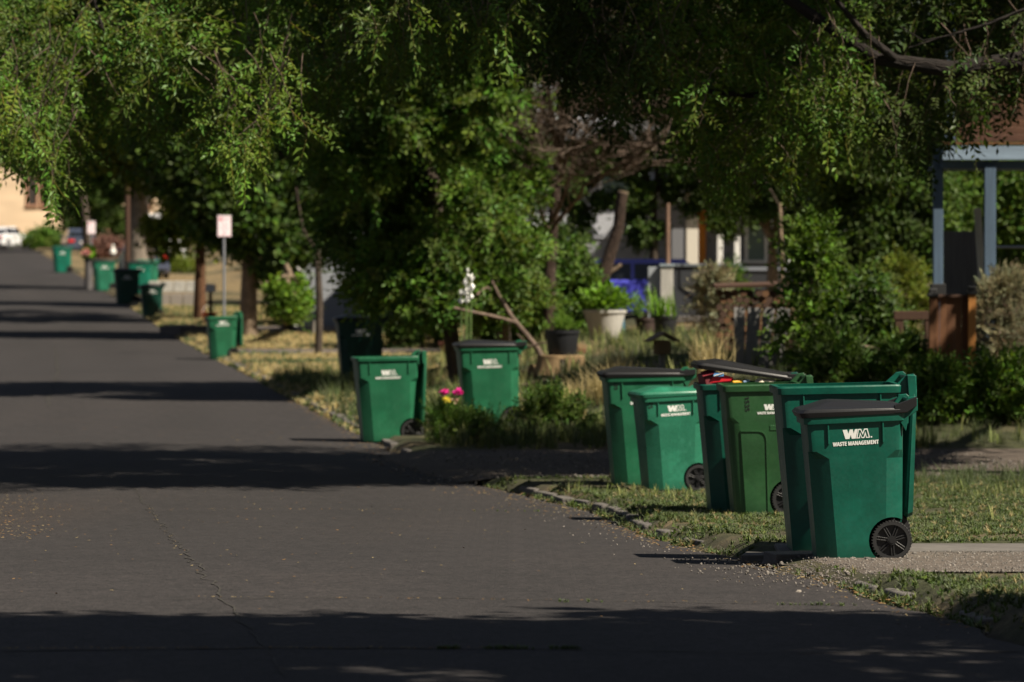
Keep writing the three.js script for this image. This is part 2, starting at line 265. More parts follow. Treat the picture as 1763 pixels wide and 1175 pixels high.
const SPR = { elm: [sprig(0.3, 10, 0.078, 0.42), sprig(0.24, 8, 0.085, 0.4), sprig(0.36, 11, 0.072, 0.44)], small: [sprig(0.3, 10, 0.075, 0.5), sprig(0.24, 9, 0.085, 0.5)],
  mid: [clump(16, 0.17, 0.12, 0.55), clump(14, 0.2, 0.11, 0.55)], far: [clump(18, 0.34, 0.2, 0.6), clump(16, 0.4, 0.18, 0.6)], high: [clump(20, 0.4, 0.26, 0.6), clump(18, 0.5, 0.22, 0.6)],
  sage: [sprig(0.2, 12, 0.045, 0.35, 0.7), sprig(0.16, 10, 0.05, 0.32, 0.6)], broad: [sprig(0.26, 7, 0.15, 0.6, 1.0)] };
const leafMat = (r, g, b, gloss) => gloss ? new THREE.MeshPhysicalMaterial({ color: lin(r, g, b), roughness: 0.5, specularIntensity: 0.5, vertexColors: true, side: THREE.DoubleSide })
    : new THREE.MeshPhysicalMaterial({ color: lin(r, g, b), roughness: 0.95, specularIntensity: 0.5, transmission: 0.5, thickness: 0, vertexColors: true, side: THREE.DoubleSide });
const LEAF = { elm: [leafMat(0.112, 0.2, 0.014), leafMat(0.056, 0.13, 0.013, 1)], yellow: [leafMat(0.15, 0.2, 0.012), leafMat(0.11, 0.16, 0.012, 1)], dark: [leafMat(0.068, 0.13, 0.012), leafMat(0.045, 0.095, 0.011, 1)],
  sage: [leafMat(0.25, 0.25, 0.13), leafMat(0.2, 0.21, 0.12, 1)], bright: [leafMat(0.13, 0.25, 0.012), leafMat(0.09, 0.19, 0.012, 1)] };
class Leaves {
  constructor(kinds, mats) { this.k = kinds; this.m = mats; this.b = kinds.flatMap((_, i) => mats.map((__, j) => ({ i, j, m: [], c: [] }))); }
  add(p, dir, s, tone = 1, warm = 0) {
    const q = new THREE.Quaternion().setFromUnitVectors(V(0, 1, 0), dir).multiply(new THREE.Quaternion().setFromAxisAngle(V(0, 1, 0), rr(0, 6.28)));
    const t = pick(this.b); t.m.push(new THREE.Matrix4().compose(p, q, V(s, s, s))); t.c.push([tone * (1 + warm), tone, tone * (1 - warm * 0.5)]);
  }
  build(name, parent, origin = V(0, 0, 0)) {
    for (const t of this.b) if (t.m.length) {
      const im = new THREE.InstancedMesh(this.k[t.i], this.m[t.j], t.m.length); im.name = name; const c = new THREE.Color();
      t.m.forEach((m, i) => { m.elements[12] -= origin.x; m.elements[13] -= origin.y; m.elements[14] -= origin.z; im.setMatrixAt(i, m); im.setColorAt(i, c.setRGB(...t.c[i])); });
      im.castShadow = im.receiveShadow = true; im.userData.kind = 'stuff'; parent.add(im);
    }
  }
}
const rdir = () => { const v = V(gauss(), gauss(), gauss()); return v.lengthSq() < 1e-4 ? V(0, 1, 0) : v.normalize(); };
// crown made of blobs; each blob of clumps at limb ends; leaves on the clumps
function crown(L, branches, from, c, r, nClump, per, size, o = {}) {
  const { droop = 0.3, cl = 0.28, tone = [0.7, 1.25], shell = 0.55, tubeR = 0.02 } = o;
  for (let i = 0; i < nClump; i++) {
    const u = rdir().multiplyScalar(shell + (1 - shell) * Math.cbrt(R())), p = c.clone().add(V(u.x * r[0], u.y * r[1], u.z * r[2])), k = rr(...tone), cr = cl * rr(0.6, 1.5) * Math.min(...r);
    if (o.ok && !o.ok(p)) continue;
    if (branches && i % (o.skip ?? 1) === 0) branches.push(tube(curve(from, p, rr(-0.1, 0.25) * r[1] * 0.3, 4, 0.05 * r[0]), tubeR, tubeR * 0.25, 4));
    for (let j = 0; j < per; j++) {
      const e = rdir().multiplyScalar(cr * Math.pow(R(), 0.5)), q = p.clone().add(e), d = e.normalize().add(rdir().multiplyScalar(0.7)).add(V(0, -droop, 0)).normalize();
      L.add(q, d, size * rr(0.75, 1.25), k * rr(0.8, 1.2), rr(-0.15, 0.3));
    }
  }
}
function tree(name, label, cat, group, base, spec) {
  const o = thing(name, label, cat, group, base), loc = p => p.clone().sub(base);
  const tp = spec.trunk.map(loc); mesh('trunk', tube(tp, spec.r, spec.r * 0.55, 12, 0.3), spec.bark ?? M.bark, o);
  const br = [], L = new Leaves(spec.kind, spec.leaf), top = spec.trunk.at(-1);
  for (const b of spec.blobs) {
    br.push(tube(curve(top, b.c, 0.3, 6, 0.12).map(loc), spec.r * 0.45, spec.r * 0.12, 6));
    const sub = []; crown(L, sub, b.c, b.c, b.r, b.n, b.per, b.s ?? 1, { tubeR: spec.r * 0.1, ...b.o }); for (const g of sub) br.push(g.translate(-base.x, -base.y, -base.z));
  }
  mesh('limbs', br, spec.bark ?? M.bark, o); L.build('crown', o, base); return o;
}

// ---------------------------------------------------------------- wheeled bins
function ringAt(y, f, b, w, fc, rc, k) { // front x, back x, half width, front/rear chamfer [x,z], bulge
  const c = (cx, cz, sx, sz, X, Z, rev) => { const o = []; for (let i = 0; i < 4; i++) { const t = i / 3, a = t * Math.PI / 2, ex = lerp(1 - t, 1 - Math.sin(a), k), ez = lerp(t, 1 - Math.cos(a), k); o.push([X - sx * cx * (1 - ex) * 0 - sx * cx * (lerp(t, 1 - Math.cos(a), k)), y, Z - sz * cz * (lerp(1 - t, 1 - Math.sin(a), k))]); } return rev ? o.reverse() : o; };
  // corner polyline runs from (X, Z - cz) to (X - cx, Z)
  return [...c(rc[0], rc[1], 1, 1, b, w), ...c(fc[0], fc[1], -1, 1, f, w, true), ...c(fc[0], fc[1], -1, -1, f, -w), ...c(rc[0], rc[1], 1, -1, b, -w, true)];
}
const S64 = { H: 0.95, f0: 0, f1: -0.085, b: 0.555, w0: 0.245, w1: 0.292, slope: 0.055, wr: 0.131, wx: 0.485, hinge: [0.615, 0.07] };
const S96 = { H: 1.125, f0: 0, f1: -0.1, b: 0.715, w0: 0.29, w1: 0.345, slope: 0.022, wr: 0.15, wx: 0.64, hinge: [0.79, 0.045] };
const S96N = { ...S96, b: 0.56, wx: 0.465, hinge: [0.625, 0.045] };
const evalr = new Evaluator(); evalr.attributes = ['position', 'normal', 'uv'];
function boxUV(g) { const p = g.attributes.position, n = g.attributes.normal, u = new Float32Array(p.count * 2); for (let i = 0; i < p.count; i++) { const ax = Math.abs(n.getX(i)), az = Math.abs(n.getZ(i)); u[i * 2] = ax > az ? p.getZ(i) + 3 : p.getX(i); u[i * 2 + 1] = p.getY(i); } g.setAttribute('uv', new THREE.BufferAttribute(u, 2)); return g; }
function slopeUp(g, S) { const p = g.attributes.position; for (let i = 0; i < p.count; i++) { const t = Math.min(1.15, Math.max(0, p.getY(i) / S.H)); p.setY(i, p.getY(i) + S.slope * (p.getX(i) - 0.1) * t * t * t); } g.computeVertexNormals(); return g; }
function cartBody(S, styleB) {
  const H = S.H, sh = H * 0.755, fx = y => lerp(S.f0, S.f1, y / H), wz = y => lerp(S.w0, S.w1, y / H), bx = y => S.b - (styleB ? 0.0 : 0);
  const big = styleB ? [0.1, 0.06] : [0.13, 0.062], rbig = styleB ? [0.06, 0.05] : [0.11, 0.05], small = [0.05, 0.05];
  const rings = [[0, 0.96], [0.015, 1], [H * 0.35, 1], [sh - 0.05, 1]].map(([y, s]) => ringAt(y, fx(y) + (1 - s) * 0.2, bx(y), wz(y) * s, big, rbig, styleB ? 0.7 : 0.08));
  rings.push(ringAt(sh, fx(sh), bx(sh), wz(sh), small, small, 1), ringAt(H, fx(H), bx(H), wz(H), small, small, 1));
  const inn = [[0.04, 0], [H * 0.7, 0], [sh + 0.03, 1], [H + 0.05, 1]].map(([y, k]) => ringAt(y, fx(y) + 0.012, bx(y) - 0.012, wz(y) - 0.012, k ? small : [0.12, 0.08], k ? small : [0.1, 0.05], k ? 1 : 0.1));
  let b = new Brush(loft(rings)); b.updateMatrixWorld(); const sub = g => { const q = new Brush(g); q.updateMatrixWorld(); b = evalr.evaluate(b, q, SUBTRACTION); };
  sub(loft(inn));
  for (const s of [-1, 1]) sub(new THREE.CylinderGeometry(S.wr + 0.022, S.wr + 0.022, 0.16, 28).rotateX(Math.PI / 2).translate(S.wx, S.wr, s * (S.w0 + 0.01)));
  for (const s of [-1, 1]) sub(new THREE.BoxGeometry(0.4, S.wr, 0.16).translate(S.wx + 0.2 - 0.1, S.wr * 0.5 - 0.01, s * (S.w0 + 0.01)));
  return boxUV(crease(slopeUp(b.geometry.index ? b.geometry.toNonIndexed() : b.geometry, S), 0.3));
}
function cartRim(S, over) {
  const H = S.H, c = [0.055, 0.055], q = (y, o) => ringAt(y, S.f1 - o, S.b + o, S.w1 + o, c, c, 1), h = over ? 0.055 : 0.05;
  return boxUV(crease(slopeUp(loft([q(H - h, 0.001), q(H - h, 0.016), q(H - 0.008, 0.02), q(H + 0.002, 0.014), q(H + 0.002, -0.014), q(H - 0.02, -0.012), q(H - h, 0.001)], false), S), 0.5));
}
function cartLid(S) { // closed, over the rim; hinge at rear
  const H = S.H, c = [0.06, 0.06], [hx, hy] = S.hinge;
  const q = (y, o, fo = 0) => ringAt(y, S.f1 - o - fo, S.b + 0.03, S.w1 + o, c, c, 1), q2 = (y, i, fi, ri) => ringAt(y, S.f1 + fi, S.b - ri, S.w1 - i, [0.05, 0.05], [0.05, 0.05], 0.4);
  const g = loft([q(H + 0.004, 0.004), q(H - 0.006, 0.026, 0.006), q(H + 0.028, 0.031, 0.018), q(H + 0.05, 0.024, 0.006), q(H + 0.058, 0.01, -0.01), q2(H + 0.066, 0.03, 0.04, -0.03), q2(H + 0.094, 0.07, 0.14, 0.02), q2(H + 0.098, 0.09, 0.18, 0.06)]);
  const p = g.attributes.position; for (let i = 0; i < p.count; i++) { const t = Math.max(0, (p.getX(i) - S.f1 - 0.16) / (S.b - S.f1 - 0.16)), y = p.getY(i) - H; if (y > 0.01) p.setY(i, H + y * (1 - 0.5 * t)); }
  const arm = [-1, 1].map(s => prism([[S.b - 0.06, H + 0.0], [S.b + 0.02, H + 0.0], [hx + 0.02, H + hy - 0.035], [hx + 0.02, H + hy + 0.012], [S.b - 0.06, H + 0.042]], 0.03, 0.004).translate(0, 0, s * (S.w1 + 0.01)));
  return boxUV(crease(slopeUp(merge([g, ...arm]), S), 0.4));
}
function hingeParts(S, big) {
  const [hx, hy] = S.hinge, H = S.H + S.slope * 0.45, g = [], d = [];
  for (const s of [-1, 1]) {
    const z = s * (S.w1 - 0.02);
    g.push(prism([[S.b - 0.03, H - 0.045], [S.b + 0.015, H - 0.12], [hx - 0.03, H + hy - 0.1], [hx + 0.028, H + hy - 0.06], [hx + 0.028, H + hy + 0.015], [hx + 0.012, H + hy + 0.028], [hx - 0.03, H + hy + 0.022], [S.b - 0.03, H + 0.0]], 0.022, 0.004).translate(0, 0, z));
    d.push(new THREE.CylinderGeometry(0.013, 0.013, 0.05, 14).rotateX(Math.PI / 2).translate(hx, H + hy, z));
  }
  g.push(new THREE.CylinderGeometry(0.014, 0.014, S.w1 * 1.9, 10).rotateX(Math.PI / 2).translate(hx, H + hy, 0), box(0.02, 0.05, S.w1 * 1.85, S.b + 0.025, H - 0.05, 0));
  return [boxUV(merge(g)), d];
}
function wheelGeos(r) {
  const w = 0.05, pr = [[r * 0.78, -w / 2], [r * 0.96, -w / 2], [r, -w * 0.3], [r, w * 0.3], [r * 0.96, w / 2], [r * 0.78, w / 2], [r * 0.78, -w / 2]].map(p => new THREE.Vector2(...p));
  const ty = [new THREE.LatheGeometry(pr, 40).rotateX(Math.PI / 2)];
  for (let i = 0; i < 40; i++) { const a = i / 40 * 6.283; ty.push(box(0.007, 0.012, w * 1.04, Math.cos(a) * (r - 0.003), Math.sin(a) * (r - 0.003), 0, [0, 0, a - Math.PI / 2])); }
  const rim = [cyl(0.03, 0.03, 0.056, 0, 0, 0, 20, [Math.PI / 2, 0, 0]), cyl(0.018, 0.018, 0.066, 0, 0, 0, 16, [Math.PI / 2, 0, 0]), cyl(r * 0.8, r * 0.8, 0.012, 0, 0, -0.006, 28, [Math.PI / 2, 0, 0])];
  for (let i = 0; i < 14; i++) { const a = i / 14 * 6.283 + (i % 2 ? 0.1 : -0.1); rim.push(rbox(r * 0.58, 0.011, 0.036, Math.cos(a) * r * 0.5, Math.sin(a) * r * 0.5, 0, 0.004, [0, 0, a + (i % 2 ? 0.12 : -0.12)])); }
  return [crease(merge(ty), 0.4), merge(rim)];
}
function stampTexture(t) {
  const c = document.createElement('canvas'); c.width = 256; c.height = 64; const x = c.getContext('2d'); x.clearRect(0, 0, 256, 64); x.fillStyle = '#04100a'; x.font = 'bold 54px sans-serif'; x.textBaseline = 'middle'; x.fillText(t, 10, 34); const q = new THREE.CanvasTexture(c); q.colorSpace = THREE.SRGBColorSpace; return q;
}
const printMat = std(lin(0.78, 0.79, 0.76), 0.6);
const font = await new FontLoader().loadAsync('fonts/droid/droid_sans_bold.typeface.json');
const PRINT = (() => {                                             // one unit wide, baseline at -0.2
  const S = p => new THREE.Shape(p.map(q => new THREE.Vector2(q[0] / 1000 - 0.5, -q[1] / 1000))), g = [];
  g.push(S([[235, 60], [330, 60], [352, 150], [388, 60], [452, 60], [468, 150], [500, 60], [560, 60], [505, 260], [420, 260], [404, 175], [370, 260], [285, 260]]));
  const m = S([[518, 260], [566, 60], [632, 60], [660, 138], [697, 60], [770, 60], [812, 260], [728, 260], [716, 190], [690, 260], [634, 260], [611, 185], [596, 260]]);
  m.holes.push(new THREE.Path([[545, 240], [578, 240], [606, 132], [644, 240], [674, 240], [720, 120], [742, 240], [786, 240], [752, 82], [712, 82], [659, 190], [616, 82], [582, 82]].map(q => new THREE.Vector2(q[0] / 1000 - 0.5, -q[1] / 1000))));
  g.push(m, S([[828, 230], [860, 230], [860, 260], [828, 260]]));
  const t = new THREE.ShapeGeometry(font.generateShapes('WASTE MANAGEMENT', 0.1), 3); t.computeBoundingBox(); const w = t.boundingBox.max.x - t.boundingBox.min.x; t.translate(-t.boundingBox.min.x, 0, 0).scale(0.98 / w, 0.84, 1).translate(-0.49, -0.4, 0);
  return merge([new THREE.ShapeGeometry(g, 3), t, t.clone().translate(0.003, 0.002, 0.0004), t.clone().translate(-0.003, -0.002, 0.0008)]).translate(0, 0.23, 0);
})();
const stampMat = t => new THREE.MeshStandardMaterial({ map: stampTexture(t), transparent: true, roughness: 0.7 });
const stamps = { '1535': stampMat('1535'), '1525': stampMat('1525') };
const GEO = {};
for (const [k, S] of [['64', S64], ['96', S96]]) { GEO[k] = { S, body: cartBody(S, false), rim: cartRim(S), lid: cartLid(S), hinge: hingeParts(S), wheel: wheelGeos(S.wr), tilt: Math.atan(S.slope) }; }
GEO['96b'] = { ...GEO['96'], S: S96N, body: cartBody(S96N, true), rim: cartRim(S96N, true), lid: cartLid(S96N), hinge: hingeParts(S96N) };
const panelZ = (S, y) => lerp(S.w0, S.w1, y / S.H);
function cart(label, kind, body, pos, turnDeg, o = {}) {
  const t = thing('wheeled_bin', label, 'bin', 'green wheeled bins put out along the street', pos, turnDeg * Math.PI / 180), g = GEO[kind], S = g.S;
  mesh('body', g.body, body, t); mesh('rim', g.rim, body, t);
  const H2 = S.H + S.slope * 0.45, hx = S.hinge[0], hy = H2 + S.hinge[1], lm = o.lidMat ?? M.black;
  const h = mesh('hinge_bracket', g.hinge[0], body, t); for (const q of g.hinge[1]) mesh('hinge_pin', q, M.blackMatte, h);
  const lg = g.lid.clone().translate(-hx, -hy, 0), lid = mesh('lid', lg, lm, t); lid.position.set(hx, hy, 0);
  if (o.lid === 'open') { lid.position.x -= 0.012; lid.rotation.z = -(o.hang ?? 273) * Math.PI / 180; } else if (o.lid === 'propped') { lid.rotation.z = -(o.prop ?? 8) * Math.PI / 180; lid.position.y += 0.01; } else lid.position.y -= 0;
  const lean = Math.atan((S.w1 - S.w0) / S.H);
  if (kind !== '96b') for (const s of [-1, 1]) for (const x of [0.062, S.b - 0.135]) { const y = S.H * 0.9, m = mesh('rib', rbox(0.011, S.H * 0.17, 0.024, 0, 0, 0, 0.003), body, t); m.position.set(x, y - 0.012 + S.slope * (x - 0.1) * 0.6, s * (panelZ(S, y) + 0.001)); m.rotation.x = s * lean; m.rotation.z = x < 0.2 ? 0.04 : 0.03; }
  else for (const s of [-1, 1]) { // a raised corner panel with a rounded top
    const sh = new THREE.Shape(); sh.moveTo(0.0, 0.02); sh.lineTo(-0.05, 0.74); sh.lineTo(0.1, 0.74); sh.quadraticCurveTo(0.175, 0.735, 0.18, 0.66); sh.lineTo(0.2, 0.02); sh.lineTo(0.188, 0.02); sh.lineTo(0.168, 0.655); sh.quadraticCurveTo(0.163, 0.725, 0.1, 0.728); sh.lineTo(-0.048, 0.728);
    const ln = new THREE.ExtrudeGeometry(sh, { depth: 0.012, bevelEnabled: false, curveSegments: 6 }); const m = mesh('corner_ridge', ln, body, t); m.position.set(0.09, 0.0, s * S.w0 - 0.004); m.rotation.x = s * lean;
    if (s > 0) { const pl = mesh('maker_plate', rbox(0.14, 0.045, 0.008, 0, 0, 0, 0.003), body, t); pl.position.set(0.36, 0.76, panelZ(S, 0.76) + 0.001); pl.rotation.x = lean; }
  }
  const decal = (nm, mat, w, hh, x, y, rz) => { const m = mesh(nm, new THREE.PlaneGeometry(w * 1.25, hh * 1.25), mat, t); m.position.set(x, y, panelZ(S, y) + 0.0035); m.rotation.set(lean, 0, rz, 'XYZ'); };
  const lx = o.lx ?? (kind === '64' ? 0.24 : 0.31), ly = kind === '64' ? 0.81 : kind === '96b' ? 0.92 : 0.9, lw = kind === '96b' ? 0.25 : kind === '64' ? 0.305 : 0.34;
  { const m = mesh('logo_print', PRINT, printMat, t); m.scale.set(lw, lw, 1); m.position.set(lx, ly, panelZ(S, ly) + 0.0018); m.rotation.set(lean, 0, g.tilt * 1.15, 'XYZ'); }
  if (o.stamp) decal('stamped_number', stamps[o.stamp], 0.23, 0.05, kind === '64' ? -0.01 : kind === '96b' ? 0.1 : 0.0, kind === '64' ? 0.83 : kind === '96b' ? 0.9 : 0.99, -Math.PI / 2 + 0.05);
  for (const s of [-1, 1]) { const w = new THREE.Group(); w.name = 'wheel'; w.position.set(S.wx, S.wr, s * (S.w0 - 0.03)); w.rotation.z = rr(0, 6); if (s < 0) w.rotation.y = Math.PI; t.add(w); mesh('tyre', g.wheel[0], M.tyre, w); mesh('rim', g.wheel[1], M.black, w); }
  mesh('axle', cyl(0.011, 0.011, S.w0 * 1.9, S.wx, S.wr, 0, 8, [Math.PI / 2, 0, 0]), M.blackMatte, t);
  return t;
}
rng(31);
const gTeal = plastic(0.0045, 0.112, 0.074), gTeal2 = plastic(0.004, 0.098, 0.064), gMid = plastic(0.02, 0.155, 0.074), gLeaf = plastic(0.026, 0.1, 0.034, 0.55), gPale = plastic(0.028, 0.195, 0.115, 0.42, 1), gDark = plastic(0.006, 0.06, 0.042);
const bp = (px, d, dy = 0) => onGround(px, d, dy);
cart('nearest small green bin with a closed black lid, standing on the gravel', '64', gTeal, bp(1404, 30.6), 1.0, {});
cart('tall green bin with its lid hanging open behind the nearest bin', '96', gTeal, bp(1361, 31.55, 0.012), 1.5, { lid: 'open', lidMat: gTeal });
cart('yellow-green bin stamped 1535 with a different rounded body', '96b', gLeaf, bp(1262, 39.9), 2, { lid: 'open', lidMat: gLeaf, stamp: '1535', lx: 0.305 });
cart('overfilled green bin whose black lid is propped up by rubbish', '96', gTeal2, bp(1222, 40.9), 2.5, { lid: 'propped', prop: 8.4, lx: 0.33 });
cart('small faded green bin with a closed green lid on the grass verge', '64', gPale, bp(1112, 46.5), 11, { lidMat: gPale, stamp: '1525' });
cart('green bin with a black lid half hidden behind the faded small bin', '96', gMid, bp(1056, 47.9), 4, { stamp: '1525' });
cart('green bin standing on the road edge, lid hanging open at its back', '96', gMid, bp(623, 61.6, 0.008), 8, { lid: 'open', lidMat: gMid });
cart('green bin with a black lid among the tall grass beside pink flowers', '96', gMid, bp(800, 63.6), 6, {});
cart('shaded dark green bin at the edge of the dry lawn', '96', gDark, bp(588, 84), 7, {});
cart('open green bin standing in front of the parking sign post', '64', gMid, bp(362, 102.5), 11, { lid: 'open', lidMat: gMid });
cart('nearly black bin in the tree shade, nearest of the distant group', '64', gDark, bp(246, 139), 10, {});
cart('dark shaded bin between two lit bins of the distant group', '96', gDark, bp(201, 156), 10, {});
cart('teal bin showing only as a thin strip behind the dark bins', '96', plastic(0.006, 0.17, 0.11), bp(224, 166), 10, {});
cart('pale green bin of the distant group, rightmost, with an open lid', '96', gPale, bp(236, 168), 10, { lidMat: gPale });
cart('pale green bin of the distant group, beside the grey pillar', '96', gPale, bp(164, 176), 12, {});
cart('farthest teal green bin, alone near the white car', '96', plastic(0.006, 0.17, 0.11), bp(94, 213), 14, { lidMat: gTeal });
// ---------------------------------------------------------------- houses
const bolt = (name, label, cat, pos, turn = 0, group) => thing(name, label, cat, group, pos, turn);
{ // grey house with a porch behind the garden
  rng(301);
  const d = 118, g0 = G3(3, d).y - 0.2, h = bolt('grey_house', 'grey and white house with a columned porch, half hidden behind the trees', 'house', V(3.6, g0, -d));
  const wall = std(lin(0.3, 0.31, 0.34), 0.85, { map: rep(blotch, 0.5) }), trim = std(lin(0.72, 0.72, 0.7), 0.6), dark = std(lin(0.02, 0.022, 0.027), 0.85), roofM = std(lin(0.07, 0.07, 0.075), 0.95, { map: rep(blotch, 1) });
  mesh('wall', box(9.4, 4.6, 7, 0, 2.3, -3.5), wall, h);
  mesh('gable', prism([[-3.6, 0], [1.5, 0], [-1.05, 2.6]], 0.2).translate(-0.9, 4.6, 0), std(lin(0.46, 0.48, 0.53), 0.8), h);
  for (let i = 0; i < 22; i++) { const y = 1.9 + i * 0.125; const m = mesh('clapboard', rbox(4.7, 0.118, 0.03, 0, 0, 0, 0.005, [0.1, 0, 0]), i % 5 ? std(lin(0.5, 0.52, 0.57), 0.75) : std(lin(0.44, 0.46, 0.52), 0.75), h); m.position.set(-2.35, y, 0.03); }
  const rf = mesh('roof', [box(10.4, 0.15, 5.6, 0, 5.6, -1.6, [0.5, 0, 0]), box(10.4, 0.15, 5.6, 0, 5.6, -6.2, [-0.5, 0, 0])], roofM, h); mesh('chimney', box(0.7, 1.6, 0.7, 2, 7, -3.5), std(lin(0.25, 0.12, 0.09), 0.9), rf);
  const win = (x, y, w, hh) => { const f = mesh('window', [box(w + 0.14, 0.08, 0.09, x, y + hh / 2, 0.08), box(w + 0.2, 0.08, 0.12, x, y - hh / 2, 0.08), box(0.08, hh, 0.09, x - w / 2, y, 0.08), box(0.08, hh, 0.09, x + w / 2, y, 0.08)], trim, h); mesh('pane', box(w, hh, 0.02, x, y, 0.055), std(lin(0.16, 0.22, 0.2), 0.15), f); };
  win(-2.0, 1.75, 0.6, 0.85); win(-0.9, 3.5, 0.9, 1.2); win(2.6, 1.9, 0.5, 1.3); win(3.35, 1.9, 0.5, 1.3);
  mesh('door', box(0.2, 2.0, 0.06, 1.22, 1.7, 0.06), std(lin(0.75, 0.26, 0.02), 0.5), h);
  const po = mesh('porch_wall', box(4.2, 0.95, 0.12, 2.3, 0.55, 1.4), dark, h); mesh('porch_rail', rbox(4.3, 0.09, 0.2, 2.3, 1.07, 1.4, 0.01), std(lin(0.2, 0.22, 0.26), 0.6), po);
  mesh('porch_floor', box(4.6, 0.1, 1.6, 2.3, 0.12, 0.75), M.greyWood, h); mesh('porch_roof', box(5, 0.14, 2.1, 2.3, 3.15, 0.9, [0.12, 0, 0]), roofM, h);
  for (const [x, w, m] of [[0.55, 0.3, std(lin(0.16, 0.165, 0.18), 0.8)], [0.92, 0.3, std(lin(0.62, 0.58, 0.5), 0.8)], [1.62, 0.14, trim], [2.05, 0.14, trim], [2.95, 0.16, trim], [4.3, 0.16, trim]]) mesh('column', rbox(w, 2.1, w, x, 2.12, 1.38, 0.01), m, h);
}
{ // shed wall and gate glimpses behind the far lawn
  const h = bolt('grey_shed', 'pale grey shed corner glimpsed behind the far lawn', 'shed', onGround(520, 128)); mesh('wall', box(3, 3, 3, 1.2, 1.5, -1.5), std(lin(0.3, 0.32, 0.35), 0.8), h); mesh('corner_board', box(0.2, 3, 0.04, -0.1, 1.5, 0.03), M.white, h); mesh('roof', prism([[-2, 3], [2, 3], [0, 4]], 3.4).translate(1.2, 0, -1.5), std(lin(0.08, 0.08, 0.08), 0.9), h);
}
{ // porch house on the right
  rng(302);
  const d = 64, p0 = onGround(1690, d), s = sc(d), h = bolt('blue_porch_house', 'house with blue porch posts and red-brown board gable, far right', 'house', p0);
  const blue = std(lin(0.1, 0.16, 0.24), 0.65, { map: rep(blotch, 1) }), beamM = std(lin(0.3, 0.4, 0.52), 0.6, { map: rep(blotch, 1) }), board = [0, 1, 2].map(i => std(lin(0.15 + i * 0.015, 0.075 + i * 0.006, 0.05), 0.85, { map: rep(woodTex, 1) }));
  const X = px => (px - W / 2) / s - p0.x, Y = row => at(1690, row, d).y - p0.y;
  for (const [px, w, z] of [[1615, 0.135, 0], [1701, 0.155, 0.25], [1905, 0.155, 0.25]]) { const y1 = Y(z ? 285 : 250), y0 = -0.2; const c = mesh('porch_post', rbox(w, y1 - y0, w, X(px), (y1 + y0) / 2, z, 0.008), blue, h); mesh('post_base', rbox(w + 0.07, 0.18, w + 0.07, X(px), Y(500), z, 0.01), M.blackMatte, c); }
  const x0 = X(1600);
  mesh('beam', rbox(4.2, 0.2, 0.16, x0 + 2.1 + 0.15, Y(264), 0.3, 0.008), beamM, h); mesh('soffit', box(4.2, 0.1, 2.2, x0 + 2.25, Y(284), -0.9), blue, h);
  mesh('drip_edge', box(4.2, 0.03, 0.1, x0 + 2.25, Y(248), 0.34), M.cedar, h);
  for (let i = 0; i < 26; i++) { const m = mesh('gable_board', rbox(3.9, 0.098, 0.03, 0, 0, 0, 0.006, [0.12, 0, 0]), board[i % 3], h); m.position.set(x0 + 2.15 + 0.1, Y(246) + 0.06 + i * 0.1, 0.24 + gauss() * 0.002); }
  mesh('corner_trim', rbox(0.14, 2.7, 0.06, x0 + 0.26, Y(246) + 1.35, 0.27, 0.006), blue, h);
  mesh('wall', box(5.5, 3.4, 0.2, x0 + 4.6, 1.7, -2.2), std(lin(0.2, 0.1, 0.07), 0.9), h);
  mesh('porch_floor', box(5, 0.2, 2.4, x0 + 2.6, -0.05, -1), M.greyWood, h);
  mesh('roof', box(6.4, 0.15, 6, x0 + 3.1, Y(246) + 3.2, -2.4, [0.1, 0, 0]), std(lin(0.06, 0.06, 0.065), 0.95), h);
}
